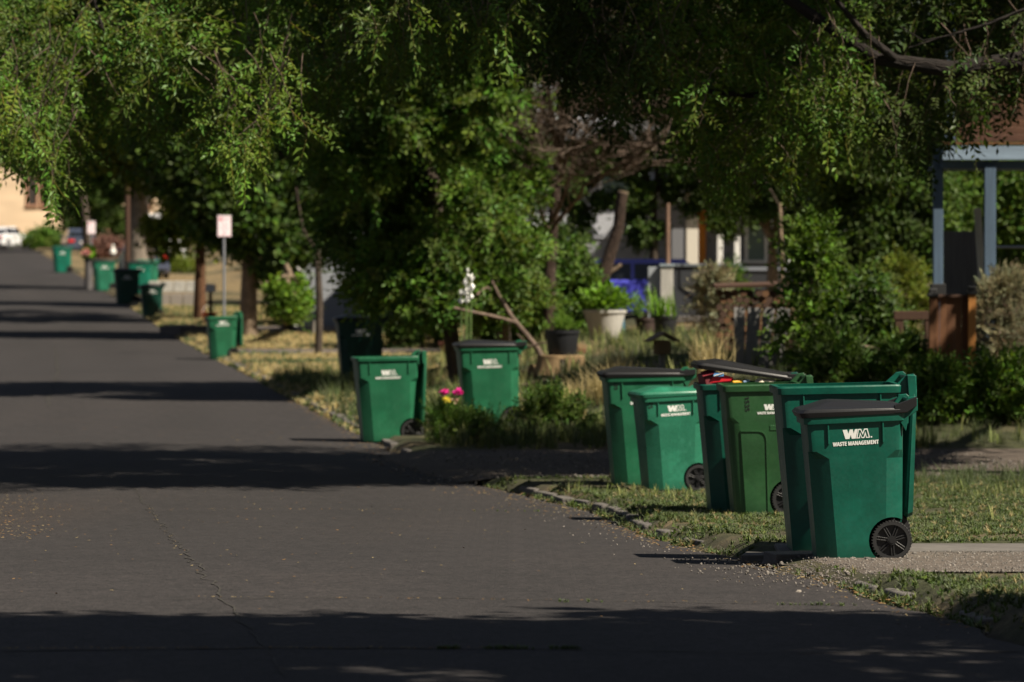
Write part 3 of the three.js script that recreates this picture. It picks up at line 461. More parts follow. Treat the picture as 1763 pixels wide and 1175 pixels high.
{ // fence, gate and post by the porch
  rng(303);
  const d = 62.2, p0 = onGround(1652, d), s = sc(d), f = bolt('cedar_fence', 'orange-brown cedar board fence below the blue porch', 'fence', p0), X = px => (px - W / 2) / s - p0.x, Y = row => at(1652, row, d).y - p0.y;
  for (let i = 0; i < 6; i++) { const m = mesh('fence_board', rbox(0.094, Y(512) + 0.05, 0.022, 0, 0, 0, 0.004), i % 2 ? M.cedar : std(lin(0.17, 0.07, 0.028), 0.8, { map: rep(woodTex, 3) }), f); m.position.set(X(1612) + i * 0.098, (Y(512) - 0.05) / 2, -i * 0.004); m.rotation.z = gauss() * 0.004; }
  mesh('top_rail', rbox(0.62, 0.04, 0.1, X(1640), Y(510), 0, 0.006), M.brownWood, f);
  for (const [px, top, c] of [[1606, 512, 0], [1673, 508, 1]]) { const q = mesh('fence_post', rbox(0.1, Y(top) + 0.1, 0.1, X(px), Y(top) / 2 - 0.05, 0.05, 0.006), c ? std(lin(0.62, 0.26, 0.06), 0.7, { map: rep(woodTex, 3) }) : M.cedar, f); mesh('post_cap', [rbox(0.15, 0.05, 0.15, X(px), Y(top) + 0.03, 0.05, 0.01), rbox(0.11, 0.08, 0.11, X(px), Y(top) + 0.08, 0.05, 0.02)], M.blackMatte, q); }
  const g = bolt('garden_gate', 'dark brown wooden gate frame left of the cedar fence', 'gate', onGround(1574, 62.8)); const w = 0.33;
  for (const x of [-0.2, 0.2]) mesh('gate_post', rbox(0.11, 0.95, 0.11, x, 0.42, 0, 0.008), M.brownWood, g); mesh('gate_rail', rbox(0.55, 0.12, 0.09, 0, 0.9, 0.02, 0.008), M.brownWood, g); mesh('gate_rail', rbox(0.3, 0.09, 0.06, 0, 0.2, 0, 0.008), M.brownWood, g);
  const wp = bolt('white_board', 'white board leaning by the blue post under the porch', 'board', onGround(1688, 66)); mesh('board', rbox(0.1, 1.35, 0.04, 0, 1.55, 0, 0.005, [0, 0, 0.06]), M.chalk, wp); mesh('support', rbox(0.08, 0.9, 0.06, 0, 0.45, 0.02, 0.005), M.greyWood, wp);
  const gs = bolt('grey_screen', 'weathered grey panel standing behind the blue posts', 'panel', onGround(1660, 68)); mesh('panel', rbox(0.6, 1.9, 0.05, 0, 0.95, 0, 0.01), M.greyWood, gs); mesh('panel_foot', box(0.7, 0.06, 0.3, 0, 0.03, 0), M.greyWood, gs);
  const cl = bolt('chain_link_fence', 'dark chain-link fence behind the porch, far right', 'fence', onGround(1740, 70)); mesh('post', cyl(0.03, 0.03, 1.7, -0.35, 0.85, 0, 10), M.steel, cl); mesh('post', cyl(0.03, 0.03, 1.7, 0.3, 0.85, 0, 10), M.steel, cl); mesh('top_rail', cyl(0.02, 0.02, 2.4, 0.4, 1.66, 0, 8, [0, 0, Math.PI / 2]), M.steel, cl);
  const wires = []; for (let i = -14; i < 14; i++) for (const k of [-1, 1]) wires.push(tube([V(0.4 + i * 0.09 - k * 0.8, 0.02, 0), V(0.4 + i * 0.09 + k * 0.8, 1.64, 0)], 0.003, 0.003, 3)); mesh('wire_mesh', wires, M.blackMatte, cl).userData.kind = 'stuff';
}
{ // pale building at the end of the street
  rng(304);
  const d = 372, b = bolt('stucco_building', 'peach stucco building closing the far end of the street', 'building', V(-38, ground(-38, -d) - 0.3, -d), 0.62);
  const st = std(lin(0.66, 0.5, 0.34), 0.9, { map: rep(blotch, 0.2) }), dk = std(lin(0.03, 0.025, 0.022), 0.3), pl = mesh('wall', [box(34, 12, 0.6, 0, 6, -0.6), box(0.6, 12, 14, 16.7, 6, -7)], st, b);
  mesh('plinth', box(34.2, 0.9, 0.3, 0, 0.45, -0.2), std(lin(0.5, 0.34, 0.22), 0.9), b); mesh('roof_edge', rbox(34.6, 0.6, 1, 0, 12.2, -0.5, 0.05), st, b);
  for (const [x, w] of [[-9, 1.6], [-4.6, 0.9], [-0.4, 0.9], [0.9, 0.9], [3.4, 0.9], [6, 0.9], [10, 1.6]]) { const f = mesh('window', [box(0.14, 3.4, 0.3, x - w / 2, 4.9, -0.26), box(0.14, 3.4, 0.3, x + w / 2, 4.9, -0.26), box(w + 0.3, 0.16, 0.36, x, 3.15, -0.24), box(w + 0.3, 0.16, 0.36, x, 6.65, -0.24)], std(lin(0.3, 0.16, 0.1), 0.8), b); mesh('pane', box(w, 3.3, 0.1, x, 4.9, -0.27), dk, f); }
}

// ---------------------------------------------------------------- vehicles
function car(name, label, pos, turn, paint, o = {}) {
  const t = thing(name, label, 'car', null, pos, turn), L = o.L ?? 4.4, hw = o.w ?? 0.88, h = o.h ?? 1.42, f = L / 2, bodyTop = h * 0.62, suv = o.suv;
  const low = prism([[-f, 0.3], [-f + 0.05, bodyTop * 0.9], [-f + 0.25, bodyTop], [f * 0.45, bodyTop], [f * 0.92, bodyTop * 0.82], [f, bodyTop * 0.6], [f, 0.28], [f * 0.87, 0.24], [-f * 0.9, 0.24]], hw * 2 - 0.12, 0.06);
  mesh('body', crease(low, 0.5), paint, t);
  const cb = suv ? [[-f + 0.12, bodyTop], [-f + 0.3, h - 0.06], [-f + 0.6, h], [f * 0.12, h], [f * 0.22, h - 0.04], [f * 0.52, bodyTop]] : [[-f * 0.78, bodyTop], [-f * 0.42, h - 0.05], [-f * 0.2, h], [f * 0.06, h], [f * 0.16, h - 0.04], [f * 0.5, bodyTop]];
  mesh('cabin', loft([bodyTop - 0.02, h - 0.1, h - 0.02].map((y, i) => { const tt = (y - bodyTop) / (h - bodyTop), x0 = lerp(cb[0][0], cb[2][0], Math.max(0, tt)), x1 = lerp(cb[5][0], cb[3][0], Math.max(0, tt)), z = hw - 0.06 - 0.16 * Math.max(0, tt); return [[x0, y, -z], [x1, y, -z], [x1, y, z], [x0, y, z]].reverse(); })), paint, t);
  for (const s of [-1, 1]) {
    const y0 = bodyTop + 0.03, y1 = h - 0.12, zz = y => (hw - 0.055 - 0.16 * (y - bodyTop) / (h - bodyTop)) * s, xa = cb[0][0] + 0.3, xb = cb[5][0] - 0.3, mid = (xa + xb) / 2;
    for (const [a, b2] of [[xa, mid - 0.04], [mid + 0.04, xb]]) { const ia = a === xa ? 0.22 : 0, ib = b2 === xb ? 0.26 : 0; const q = loft([[[a, y0, zz(y0)], [b2, y0, zz(y0)], [b2 - ib, y1, zz(y1)], [a + ia, y1, zz(y1)]], [[a, y0, zz(y0) - s * 0.02], [b2, y0, zz(y0) - s * 0.02], [b2 - ib, y1, zz(y1) - s * 0.02], [a + ia, y1, zz(y1) - s * 0.02]]]); mesh('side_window', q, M.glass, t); }
    for (const x of [-f * 0.62, f * 0.62]) { const w = new THREE.Group(); w.name = 'wheel'; w.position.set(x, 0.32, s * (hw - 0.08)); t.add(w); mesh('tyre', cyl(0.32, 0.32, 0.2, 0, 0, 0, 24, [Math.PI / 2, 0, 0]), M.tyre, w); mesh('rim', cyl(0.2, 0.2, 0.21, 0, 0, 0, 18, [Math.PI / 2, 0, 0]), M.steel, w); }
    mesh('tail_light', rbox(0.06, 0.16, 0.36, -f - 0.05, bodyTop * 0.82, s * (hw - 0.24), 0.02), std(lin(0.6, 0.03, 0.02), 0.3), t);
    mesh('headlight', rbox(0.06, 0.14, 0.36, f * 0.97 + 0.06, bodyTop * 0.68, s * (hw - 0.24), 0.02), std(lin(0.7, 0.7, 0.68), 0.2), t);
    if (o.marker) mesh('side_marker', rbox(0.1, 0.06, 0.02, f * 0.66, bodyTop * 0.86, s * (hw + 0.005), 0.008), std(lin(0.9, 0.45, 0.02), 0.4), t);
    mesh('mirror', rbox(0.1, 0.13, 0.2, f * 0.34, bodyTop + 0.1, s * (hw + 0.06), 0.03), paint, t);
  }
  const yb = bodyTop + 0.05, back = mesh('rear_window', loft([[[cb[0][0] - 0.01 + 0.05, yb, -hw + 0.2], [cb[0][0] + 0.04, yb, hw - 0.2], [cb[2][0] - 0.06, h - 0.08, hw - 0.3], [cb[2][0] - 0.06, h - 0.08, -hw + 0.3]], [[cb[0][0] - 0.05, yb, -hw + 0.2], [cb[0][0] - 0.05, yb, hw - 0.2], [cb[2][0] - 0.11, h - 0.08, hw - 0.3], [cb[2][0] - 0.11, h - 0.08, -hw + 0.3]]]), M.glass, t);
  mesh('windscreen', loft([[[cb[5][0] - 0.02, yb, -hw + 0.2], [cb[5][0] - 0.02, yb, hw - 0.2], [cb[3][0] + 0.07, h - 0.08, hw - 0.3], [cb[3][0] + 0.07, h - 0.08, -hw + 0.3]], [[cb[5][0] + 0.03, yb, -hw + 0.2], [cb[5][0] + 0.03, yb, hw - 0.2], [cb[3][0] + 0.12, h - 0.08, hw - 0.3], [cb[3][0] + 0.12, h - 0.08, -hw + 0.3]]]), M.glass, t);
  mesh('rear_bumper', rbox(0.16, 0.2, hw * 1.9, -f - 0.02, 0.42, 0, 0.05), paint, t); mesh('front_bumper', rbox(0.16, 0.2, hw * 1.9, f + 0.02, 0.4, 0, 0.05), paint, t);
  mesh('number_plate', rbox(0.02, 0.12, 0.32, -f - 0.08, bodyTop * 0.72, 0, 0.005), M.white, t);
  return t;
}
const paint = (r, g, b, ro = 0.25) => new THREE.MeshPhysicalMaterial({ color: lin(r, g, b), roughness: 0.4, clearcoat: 1, clearcoatRoughness: ro * 0.3 });
car('blue_car', 'violet-blue car parked behind the leaning trunk', onGround(1046, 103), Math.PI + 0.1, paint(0.05, 0.055, 0.42), { h: 1.4, suv: true, marker: true });
car('white_car', 'white car at the far end of the street', onGround(8, 305), 1.25, paint(0.72, 0.72, 0.74), { h: 1.45 });
car('dark_car', 'dark blue-grey car parked on the right, far down the street', onGround(136, 270), 1.75, paint(0.045, 0.055, 0.085), { h: 1.5 });
car('dark_suv', 'dark blue off-roader parked behind the distant pale bins', onGround(247, 196), 1.75, paint(0.05, 0.06, 0.1), { h: 1.75, suv: true });
{
  const t = thing('camper_van', 'white camper van partly hidden by leaves, far down the street', 'van', null, onGround(268, 212), 1.5), wv = std(lin(0.68, 0.69, 0.7), 0.5);
  mesh('body', rbox(5.4, 2.1, 2.0, 0, 1.55, 0, 0.12), wv, t); mesh('cab', rbox(1.5, 1.2, 1.9, 3.1, 1.1, 0, 0.2), wv, t); for (const s of [-1, 1]) mesh('side_window', rbox(1.8, 0.6, 0.03, 0.2, 1.95, s * 1.0, 0.01), M.glass, t); mesh('rear_window', rbox(0.04, 0.5, 1.2, -2.7, 2.0, 0, 0.01), M.glass, t);
  for (const s of [-1, 1]) for (const x of [-1.6, 2.7]) { const w = new THREE.Group(); w.name = 'wheel'; w.position.set(x, 0.36, s * 0.85); t.add(w); mesh('tyre', cyl(0.36, 0.36, 0.22, 0, 0, 0, 20, [Math.PI / 2, 0, 0]), M.tyre, w); mesh('rim', cyl(0.2, 0.2, 0.23, 0, 0, 0, 16, [Math.PI / 2, 0, 0]), M.steel, w); }
}

// ---------------------------------------------------------------- signs and small street things
function signTexture() {
  const c = document.createElement('canvas'); c.width = 192; c.height = 288; const x = c.getContext('2d'); x.fillStyle = '#ece6ea'; x.fillRect(0, 0, 192, 288); x.strokeStyle = '#b3324a'; x.lineWidth = 5; x.strokeRect(8, 8, 176, 272);
  x.fillStyle = '#b3324a'; x.beginPath(); x.arc(48, 52, 30, 0, 7); x.fill(); x.fillStyle = '#ece6ea'; x.beginPath(); x.arc(48, 52, 19, 0, 7); x.fill(); x.fillStyle = '#b3324a'; x.save(); x.translate(48, 52); x.rotate(0.78); x.fillRect(-28, -5, 56, 10); x.restore();
  for (const [y, w] of [[36, 76], [62, 70], [104, 120], [132, 90], [160, 128], [188, 100], [216, 60], [244, 110]]) { x.globalAlpha = 0.42; x.fillRect(y < 90 ? 92 : 96 - w / 2, y, w, 11); } const q = new THREE.CanvasTexture(c); q.colorSpace = THREE.SRGBColorSpace; return q;
}
const signFace = new THREE.MeshStandardMaterial({ map: signTexture(), roughness: 0.45 });
function sign(label, px, d, topRow, w, h, turn) {
  const p = onGround(px, d), y1 = at(px, topRow, d).y - p.y, t = thing('parking_sign', label, 'sign', 'parking signs', p, turn);
  mesh('post', cyl(0.03, 0.03, y1 + 0.2, 0, y1 / 2 - 0.1, -0.04, 10), M.steel, t); mesh('sign_plate', rbox(w, h, 0.012, 0, y1 - h / 2, 0, 0.004), std(lin(0.6, 0.58, 0.6), 0.5), t);
  const f = mesh('sign_face', new THREE.PlaneGeometry(w * 0.97, h * 0.97), signFace, t); f.position.set(0, y1 - h / 2, 0.0085);
  for (const y of [y1 - 0.06, y1 - h + 0.06]) mesh('bolt', cyl(0.01, 0.01, 0.02, 0, y, 0.012, 8, [Math.PI / 2, 0, 0]), M.steel, t);
}
sign('white and red parking sign on a steel post behind the open bin', 386, 106, 371, 0.32, 0.49, 0.25);
sign('small distant parking sign on a thin post, further down the street', 157, 196, 381, 0.34, 0.54, 0.25);
{
  rng(305);
  const p = onGround(152, 178, 0), t = thing('flower_pillar', 'grey pillar topped by a lime green and pink bunch', 'pillar', null, p); mesh('pillar', cyl(0.16, 0.15, 1.12, 0, 0.56, 0, 14), std(lin(0.14, 0.13, 0.13), 0.9, { map: rep(blotch, 2) }), t); mesh('pillar_cap', cyl(0.19, 0.19, 0.08, 0, 1.16, 0, 14), M.concrete, t);
  const L = new Leaves([clump(16, 0.09, 0.12, 0.6)], LEAF.bright); for (let i = 0; i < 60; i++) { const e = rdir(); L.add(V(e.x * 0.26, 1.42 + e.y * 0.25, e.z * 0.26), e, 1, 3); } L.build('foliage', t);
  const P = new Leaves([clump(14, 0.06, 0.1, 0.8)], [std(lin(0.75, 0.35, 0.3), 0.8)]); for (let i = 0; i < 12; i++) P.add(V(gauss() * 0.15, 1.42 + gauss() * 0.08, 0.3), V(0, 0, 1), 1, 1); P.build('blossom', t);
  const st = thing('garden_statue', 'small white figure ornament beside the distant hedge', 'ornament', null, onGround(194, 240, 0.3)); st.scale.setScalar(0.6); mesh('base', cyl(0.22, 0.2, 0.2, 0, 0.1, 0, 12), M.concrete, st); mesh('figure', crease(new THREE.LatheGeometry([[0, 0.2], [0.26, 0.22], [0.27, 0.4], [0.16, 0.62], [0.07, 0.72], [0.12, 0.8], [0.12, 0.92], [0, 1]].map(q => new THREE.Vector2(...q)), 14), 1), M.white, st);
  const mb = thing('mailbox', 'white mailbox on a wooden post beside the shaded far lawn', 'mailbox', null, onGround(362, 124)); mesh('post', rbox(0.09, 1.1, 0.09, 0, 0.5, 0, 0.01), M.brownWood, mb); mesh('box', prism([[-0.12, 0], [0.12, 0], [0.12, 0.12], [0.08, 0.2], [-0.08, 0.2], [-0.12, 0.12]], 0.42, 0.01).translate(0, 1.06, 0), M.white, mb); mesh('flag', box(0.015, 0.14, 0.05, 0.14, 1.2, 0.05), std(lin(0.6, 0.08, 0.04), 0.5), mb);
  const ws = thing('short_post', 'short white concrete post at the back of the dry lawn', 'post', null, hit(543, 577)); mesh('post', crease(cyl(0.1, 0.075, 0.34, 0, 0.16, 0, 10), 0.4), M.chalk, ws); mesh('cap', cyl(0.08, 0.06, 0.05, 0, 0.345, 0, 10), M.chalk, ws);
  const wl = tag(new THREE.Group(), 'low white block wall under the yellow hedge, behind distant bins', 'wall'); wl.name = 'block_wall'; scene.add(wl); wl.position.copy(onGround(298, 150)); for (let i = 0; i < 4; i++) { const m = mesh('block', rbox(0.37, 0.36, 0.25, 0, 0, 0, 0.02), M.chalk, wl); m.position.set(-0.6 + i * 0.4, 0.62, 0); } for (let i = 0; i < 4; i++) { const m = mesh('block', rbox(0.37, 0.4, 0.27, 0, 0, 0, 0.02), M.stone, wl); m.position.set(-0.7 + i * 0.4, 0.2, 0); }
  const rb = thing('plastic_toy', 'orange-red plastic tub under the trees of the far lawn', 'tub', null, onGround(360, 130)); mesh('tub', crease(new THREE.LatheGeometry([[0, 0.02], [0.15, 0], [0.2, 0.3], [0.22, 0.32], [0.18, 0.31], [0.14, 0.04]].map(q => new THREE.Vector2(...q)), 14), 0.6), std(lin(0.7, 0.12, 0.03), 0.5), rb); mesh('handle', new THREE.TorusGeometry(0.19, 0.008, 6, 16, Math.PI).translate(0, 0.32, 0), M.white, rb);
}

// ---------------------------------------------------------------- the garden
const lathe = (pts, n = 28) => crease(new THREE.LatheGeometry(pts.map(q => new THREE.Vector2(...q)), n), 0.6);
const potGeo = (r0, r1, h, lip) => lathe([[0, 0], [r0, 0], [r0 + 0.004, 0.01], [lerp(r0, r1, 0.97), h - lip], [r1 + lip * 0.3, h - lip], [r1 + lip * 0.35, h], [r1 - 0.012, h], [r0 * 0.95, 0.1], [0, 0.1]]);
function pot(label, pos, r0, r1, h, mat, fill) { const t = thing('plant_pot', label, 'plant pot', null, pos); mesh('pot', potGeo(r0, r1, h, 0.05), mat, t); mesh('soil', cyl(r1 * 0.93, r1 * 0.93, 0.02, 0, h - 0.05, 0, 18), M.soil, t); if (fill) fill(t, r1, h); return t; }
const leafy = (kinds, mats, n, rx, ry, s, tone = [0.8, 1.4]) => (t, r, h) => { const L = new Leaves(kinds, mats); for (let i = 0; i < n; i++) { const e = rdir(); e.y = Math.abs(e.y); L.add(V(e.x * rx * R(), h + e.y * ry, e.z * rx * R()), e.add(V(0, 0.5, 0)).normalize(), s * rr(0.7, 1.2), rr(...tone)); } L.build('foliage', t); };
const blade = (n, h, lean, w) => { const parts = []; for (let i = 0; i < n; i++) { const a = rr(0, 6.28), hh = h * rr(0.6, 1.1), l = lean * rr(0.3, 1.2), P = []; const q = t => [Math.cos(a) * l * hh * t * t, hh * t * (1 - 0.25 * l * t), Math.sin(a) * l * hh * t * t], px = -Math.sin(a) * w, pz = Math.cos(a) * w; const A = q(0), B = q(0.5), C = q(1); const off = (p, k) => [p[0] + px * k, p[1], p[2] + pz * k]; P.push(...off(A, 1), ...off(A, -1), ...off(B, 0.8), ...off(A, -1), ...off(B, -0.8), ...off(B, 0.8), ...off(B, 0.8), ...off(B, -0.8), ...C); const k = rr(0.8, 1.2); parts.push([M4(V(gauss() * h * 0.25, 0, gauss() * h * 0.25)), P, [k, k, k]]); } return leafGeo(parts); };
rng(401);
pot('large white pot with bright leafy greens', hit(1041, 585, 66), 0.24, 0.375, 0.52, M.chalk, leafy(SPR.broad, LEAF.bright, 130, 0.36, 0.22, 0.75, [0.9, 1.5]));
pot('terracotta pot left of the grass-hidden bin', hit(775, 614, 60), 0.15, 0.21, 0.27, M.terracotta, leafy(SPR.small, LEAF.elm, 30, 0.2, 0.15, 0.6));
pot('brown plastic pot beside the iris pot', hit(1112, 578, 66), 0.15, 0.19, 0.32, std(lin(0.05, 0.03, 0.025), 0.7), leafy(SPR.small, LEAF.elm, 40, 0.25, 0.3, 0.9));
const iris = (mats, n, hh) => (t, r, h) => { const L = new Leaves([blade(7, hh, 0.35, 0.016)], mats); for (let i = 0; i < n; i++) L.add(V(gauss() * r * 0.6, h - 0.05, gauss() * r * 0.6), V(gauss() * 0.15, 1, gauss() * 0.15).normalize(), rr(0.8, 1.2), rr(0.8, 1.4)); L.build('foliage', t); };
pot('black pot of tall sword-like iris leaves', hit(1146, 582, 66), 0.17, 0.21, 0.4, M.blackPot, iris(LEAF.bright, 10, 0.62));
{
  const p = hit(966, 640, 62), st = thing('tree_stump', 'sawn pale tree stump under the black pot', 'stump', null, p), n = 26, ring = (y, k, w) => Array.from({ length: n }, (_, i) => { const a = -i / n * 6.283, f = 1 + w * (vnoise(i * 0.9, 3) - 0.4) * 1.2; return [Math.cos(a) * k * f, y, Math.sin(a) * k * f]; });
  mesh('stump', crease(loft([ring(-0.05, 0.36, 0.5), ring(0.06, 0.33, 0.45), ring(0.2, 0.315, 0.4), ring(0.245, 0.315, 0.4), ring(0.26, 0.3, 0.4)]), 0.7), M.cutWood, st);
  for (let i = 0; i < 9; i++) { const a = rr(0.2, 3), m = mesh('bark_flake', rbox(0.06, 0.2, 0.02, 0, 0, 0, 0.008), M.bark, st); m.position.set(Math.cos(a) * 0.34, 0.1, Math.sin(a) * 0.34); m.rotation.y = -a + 1.57; }
  pot('black nursery pot with clipped greens on the stump', p.clone().add(V(0.02, 0.262, 0)), 0.22, 0.265, 0.39, M.blackPot, leafy(SPR.small, LEAF.bright, 110, 0.28, 0.13, 0.55, [0.7, 1.2]));
  for (const [px, row, lab] of [[928, 645, 'orange split log left of the stump'], [905, 655, 'weathered orange log lying in the grass'], [1006, 608, 'terracotta tile propped behind the black pot']]) { const q = hit(px, row, 62), t = thing('split_log', lab, 'log', null, q, rr(-0.5, 0.5)); mesh('wood', crease(cyl(0.07, 0.08, 0.36, 0, 0.07, 0, 7, [0, 0.3, 1.45]), 0.3), M.cutWood, t); mesh('bark', crease(cyl(0.078, 0.086, 0.3, -0.01, 0.062, -0.004, 7, [0, 0.3, 1.45]), 0.3), M.terracotta, t); }
  // white irises
  const ip = onGround(804, 70), it = thing('white_iris', 'tall white irises standing above the black-lidded bin', 'flowers', null, ip), W2 = std(lin(0.85, 0.85, 0.83), 0.7), hTop = at(804, 470, 70).y - ip.y;
  const stems = [], sp = [[-0.09, -0.36], [-0.02, -0.22], [0.01, 0], [0.05, -0.5], [0.07, -0.12]]; for (const [x, dy] of sp) stems.push(tube(curve(V(x * 0.6, 0, 0), V(x, hTop + dy, 0), 0, 5, 0.006), 0.012, 0.008, 5)); mesh('stem', stems, std(lin(0.1, 0.17, 0.04), 0.7), it).userData.kind = 'stuff';
  for (const [x, dy, s] of [[-0.09, -0.36, 1.1], [-0.02, -0.22, 1.3], [0.01, 0, 0.7], [0.07, -0.14, 1.2], [0.0, -0.34, 1.2], [0.06, -0.3, 1]]) { const F = new Leaves([clump(10, 0.035, 0.11, 0.75)], [W2]); const f = []; for (let i = 0; i < 6; i++) f.push(leafGeo([[M4(V(x, hTop + dy, 0), [i % 2 ? 0.5 : 2.4, i * 1.05, 0]), leafShape(0.12 * s, 0.08 * s, 0.25, 0.2), [1, 1, 1]]])); mesh('blossom', f, W2, it); }
  const L = new Leaves([blade(7, 0.55, 0.4, 0.015)], LEAF.elm); for (let i = 0; i < 16; i++) L.add(V(gauss() * 0.2, 0, gauss() * 0.1), V(gauss() * 0.2, 1, 0).normalize(), rr(0.8, 1.3), rr(0.8, 1.2)); L.build('foliage', it);
  // pink and yellow flowers
  for (const [px, row, c, lab] of [[764, 676, [0.75, 0.02, 0.32], 'left pink peony beside the grass-hidden bin'], [788, 675, [0.75, 0.02, 0.32], 'right pink peony against the grass-hidden bin'], [768, 690, [0.75, 0.6, 0.05], 'yellow flower below the pink peonies'], [782, 690, [0.6, 0.4, 0.3], 'faded pale flower below the right peony']]) {
    const q = onGround(px, 61.5 + (px % 3) * 0.2), dd = -q.z, top = at(px, row, dd).y - q.y, t = thing('garden_flower', lab, 'flower', null, q); mesh('stem', tube(curve(V(0, 0, 0), V(0, top, 0), 0, 4, 0.01), 0.007, 0.005, 4), std(lin(0.08, 0.14, 0.03), 0.8), t);
    const F = new Leaves([clump(16, 0.03, 0.05, 0.8)], [std(lin(...c), 0.75)]); for (let i = 0; i < 26; i++) { const e = rdir(); F.add(V(e.x * 0.035, top + e.y * 0.02, e.z * 0.035), e, 0.62, rr(0.8, 1.2)); } F.build('blossom', t); leafy(SPR.small, LEAF.elm, 20, 0.18, 0.1, 0.7)(t, 0.1, top * 0.4);
  }
  // fallen branch
  const fb = thing('fallen_branch', 'bare fallen branch lying behind the white irises', 'branch', null, at(900, 566, 76)), A = (px, row, d) => at(px, row, d).sub(fb.position);
  mesh('branch', [tube([A(905, 575, 76), A(880, 545, 76), A(862, 515, 76), A(845, 482, 76)], 0.046, 0.026, 8, 0.6), tube([A(890, 556, 76), A(850, 545, 75.8), A(815, 538, 75.6), A(780, 530, 75.4)], 0.032, 0.018, 8, 0.6), tube([A(846, 500, 76), A(836, 495, 76), A(820, 508, 75.8)], 0.035, 0.02, 6), tube([A(905, 575, 76), A(925, 600, 76), A(930, 612, 76)], 0.046, 0.05, 6)], M.deadTwig, fb);
  mesh('twig', [tube([A(905, 600, 75.9), A(935, 590, 75.7), A(955, 596, 75.6)], 0.02, 0.012, 5), tube([A(912, 600, 75.9), A(900, 585, 75.7), A(890, 575, 75.6)], 0.02, 0.01, 5)], M.deadTwig, fb);
  // post with rusty pole
  const pp = onGround(1148, 95), pt = thing('white_pillar', 'white pedestal with a thin rusty pole on top', 'pillar', null, pp), s2 = sc(-pp.z), hgt = r => at(1148, r, -pp.z).y - pp.y; mesh('pedestal', rbox(22 / s2, hgt(458), 0.22, 0, hgt(458) / 2, 0, 0.01), M.chalk, pt); mesh('side_panel', rbox(20 / s2, hgt(460), 0.16, -22 / s2, hgt(460) / 2, -0.1, 0.01), std(lin(0.3, 0.33, 0.36), 0.7), pt); mesh('cap', rbox(26 / s2, 0.05, 0.28, 0, hgt(457), 0, 0.008), std(lin(0.25, 0.3, 0.34), 0.6), pt); mesh('pole', cyl(0.05, 0.045, hgt(350) - hgt(458), 0.02, (hgt(350) + hgt(458)) / 2, 0, 10), std(lin(0.26, 0.16, 0.11), 0.9, { map: rep(blotch, 2) }), pt);
  { const lw = thing('garden_wall', 'dark grey boarded wall right of the white pedestal', 'wall', null, onGround(1215, 97)), sw = sc(97), hw = r => at(1215, r, 97).y - lw.position.y; mesh('wall', box(122 / sw, hw(458), 0.12, 0, hw(458) / 2, 0), std(lin(0.028, 0.031, 0.038), 0.85), lw); mesh('cap', rbox(124 / sw, 0.06, 0.2, 0, hw(457), 0, 0.01), std(lin(0.12, 0.14, 0.16), 0.6), lw); mesh('footing', rbox(130 / sw, 0.12, 0.5, 0, 0.06, 0.25, 0.01), M.concrete, lw); }
  const bv = thing('blue_jar', 'small blue glass jar behind the white pot', 'jar', null, hit(1072, 576, 70)); mesh('jar', lathe([[0, 0], [0.05, 0], [0.055, 0.1], [0.04, 0.2], [0.03, 0.34], [0.035, 0.36], [0, 0.36]], 14), std(lin(0.05, 0.14, 0.2), 0.15), bv); mesh('lid', cyl(0.04, 0.04, 0.03, 0, 0.375, 0, 12), M.stone, bv);
  // weathered wooden birdhouse-like post
  const bh = hit(1140, 645, 60), bt = thing('wooden_birdhouse', 'weathered wooden birdhouse with a pitched roof on a post', 'birdhouse', null, bh, 0.3), sB = sc(-bh.z), hb = r => at(1140, r, -bh.z).y - bh.y; mesh('house_box', rbox(0.2, 0.2, 0.2, 0, hb(598), 0, 0.008), M.cutWood, bt); for (const k of [-1, 1]) mesh('roof_board', rbox(0.27, 0.025, 0.3, k * 0.105, hb(580), 0, 0.006, [0, 0, -k * 0.5]), M.paleBark, bt); mesh('post', rbox(0.08, hb(606) + 0.1, 0.08, 0, hb(606) / 2 - 0.05, 0, 0.006), M.greyWood, bt);
}
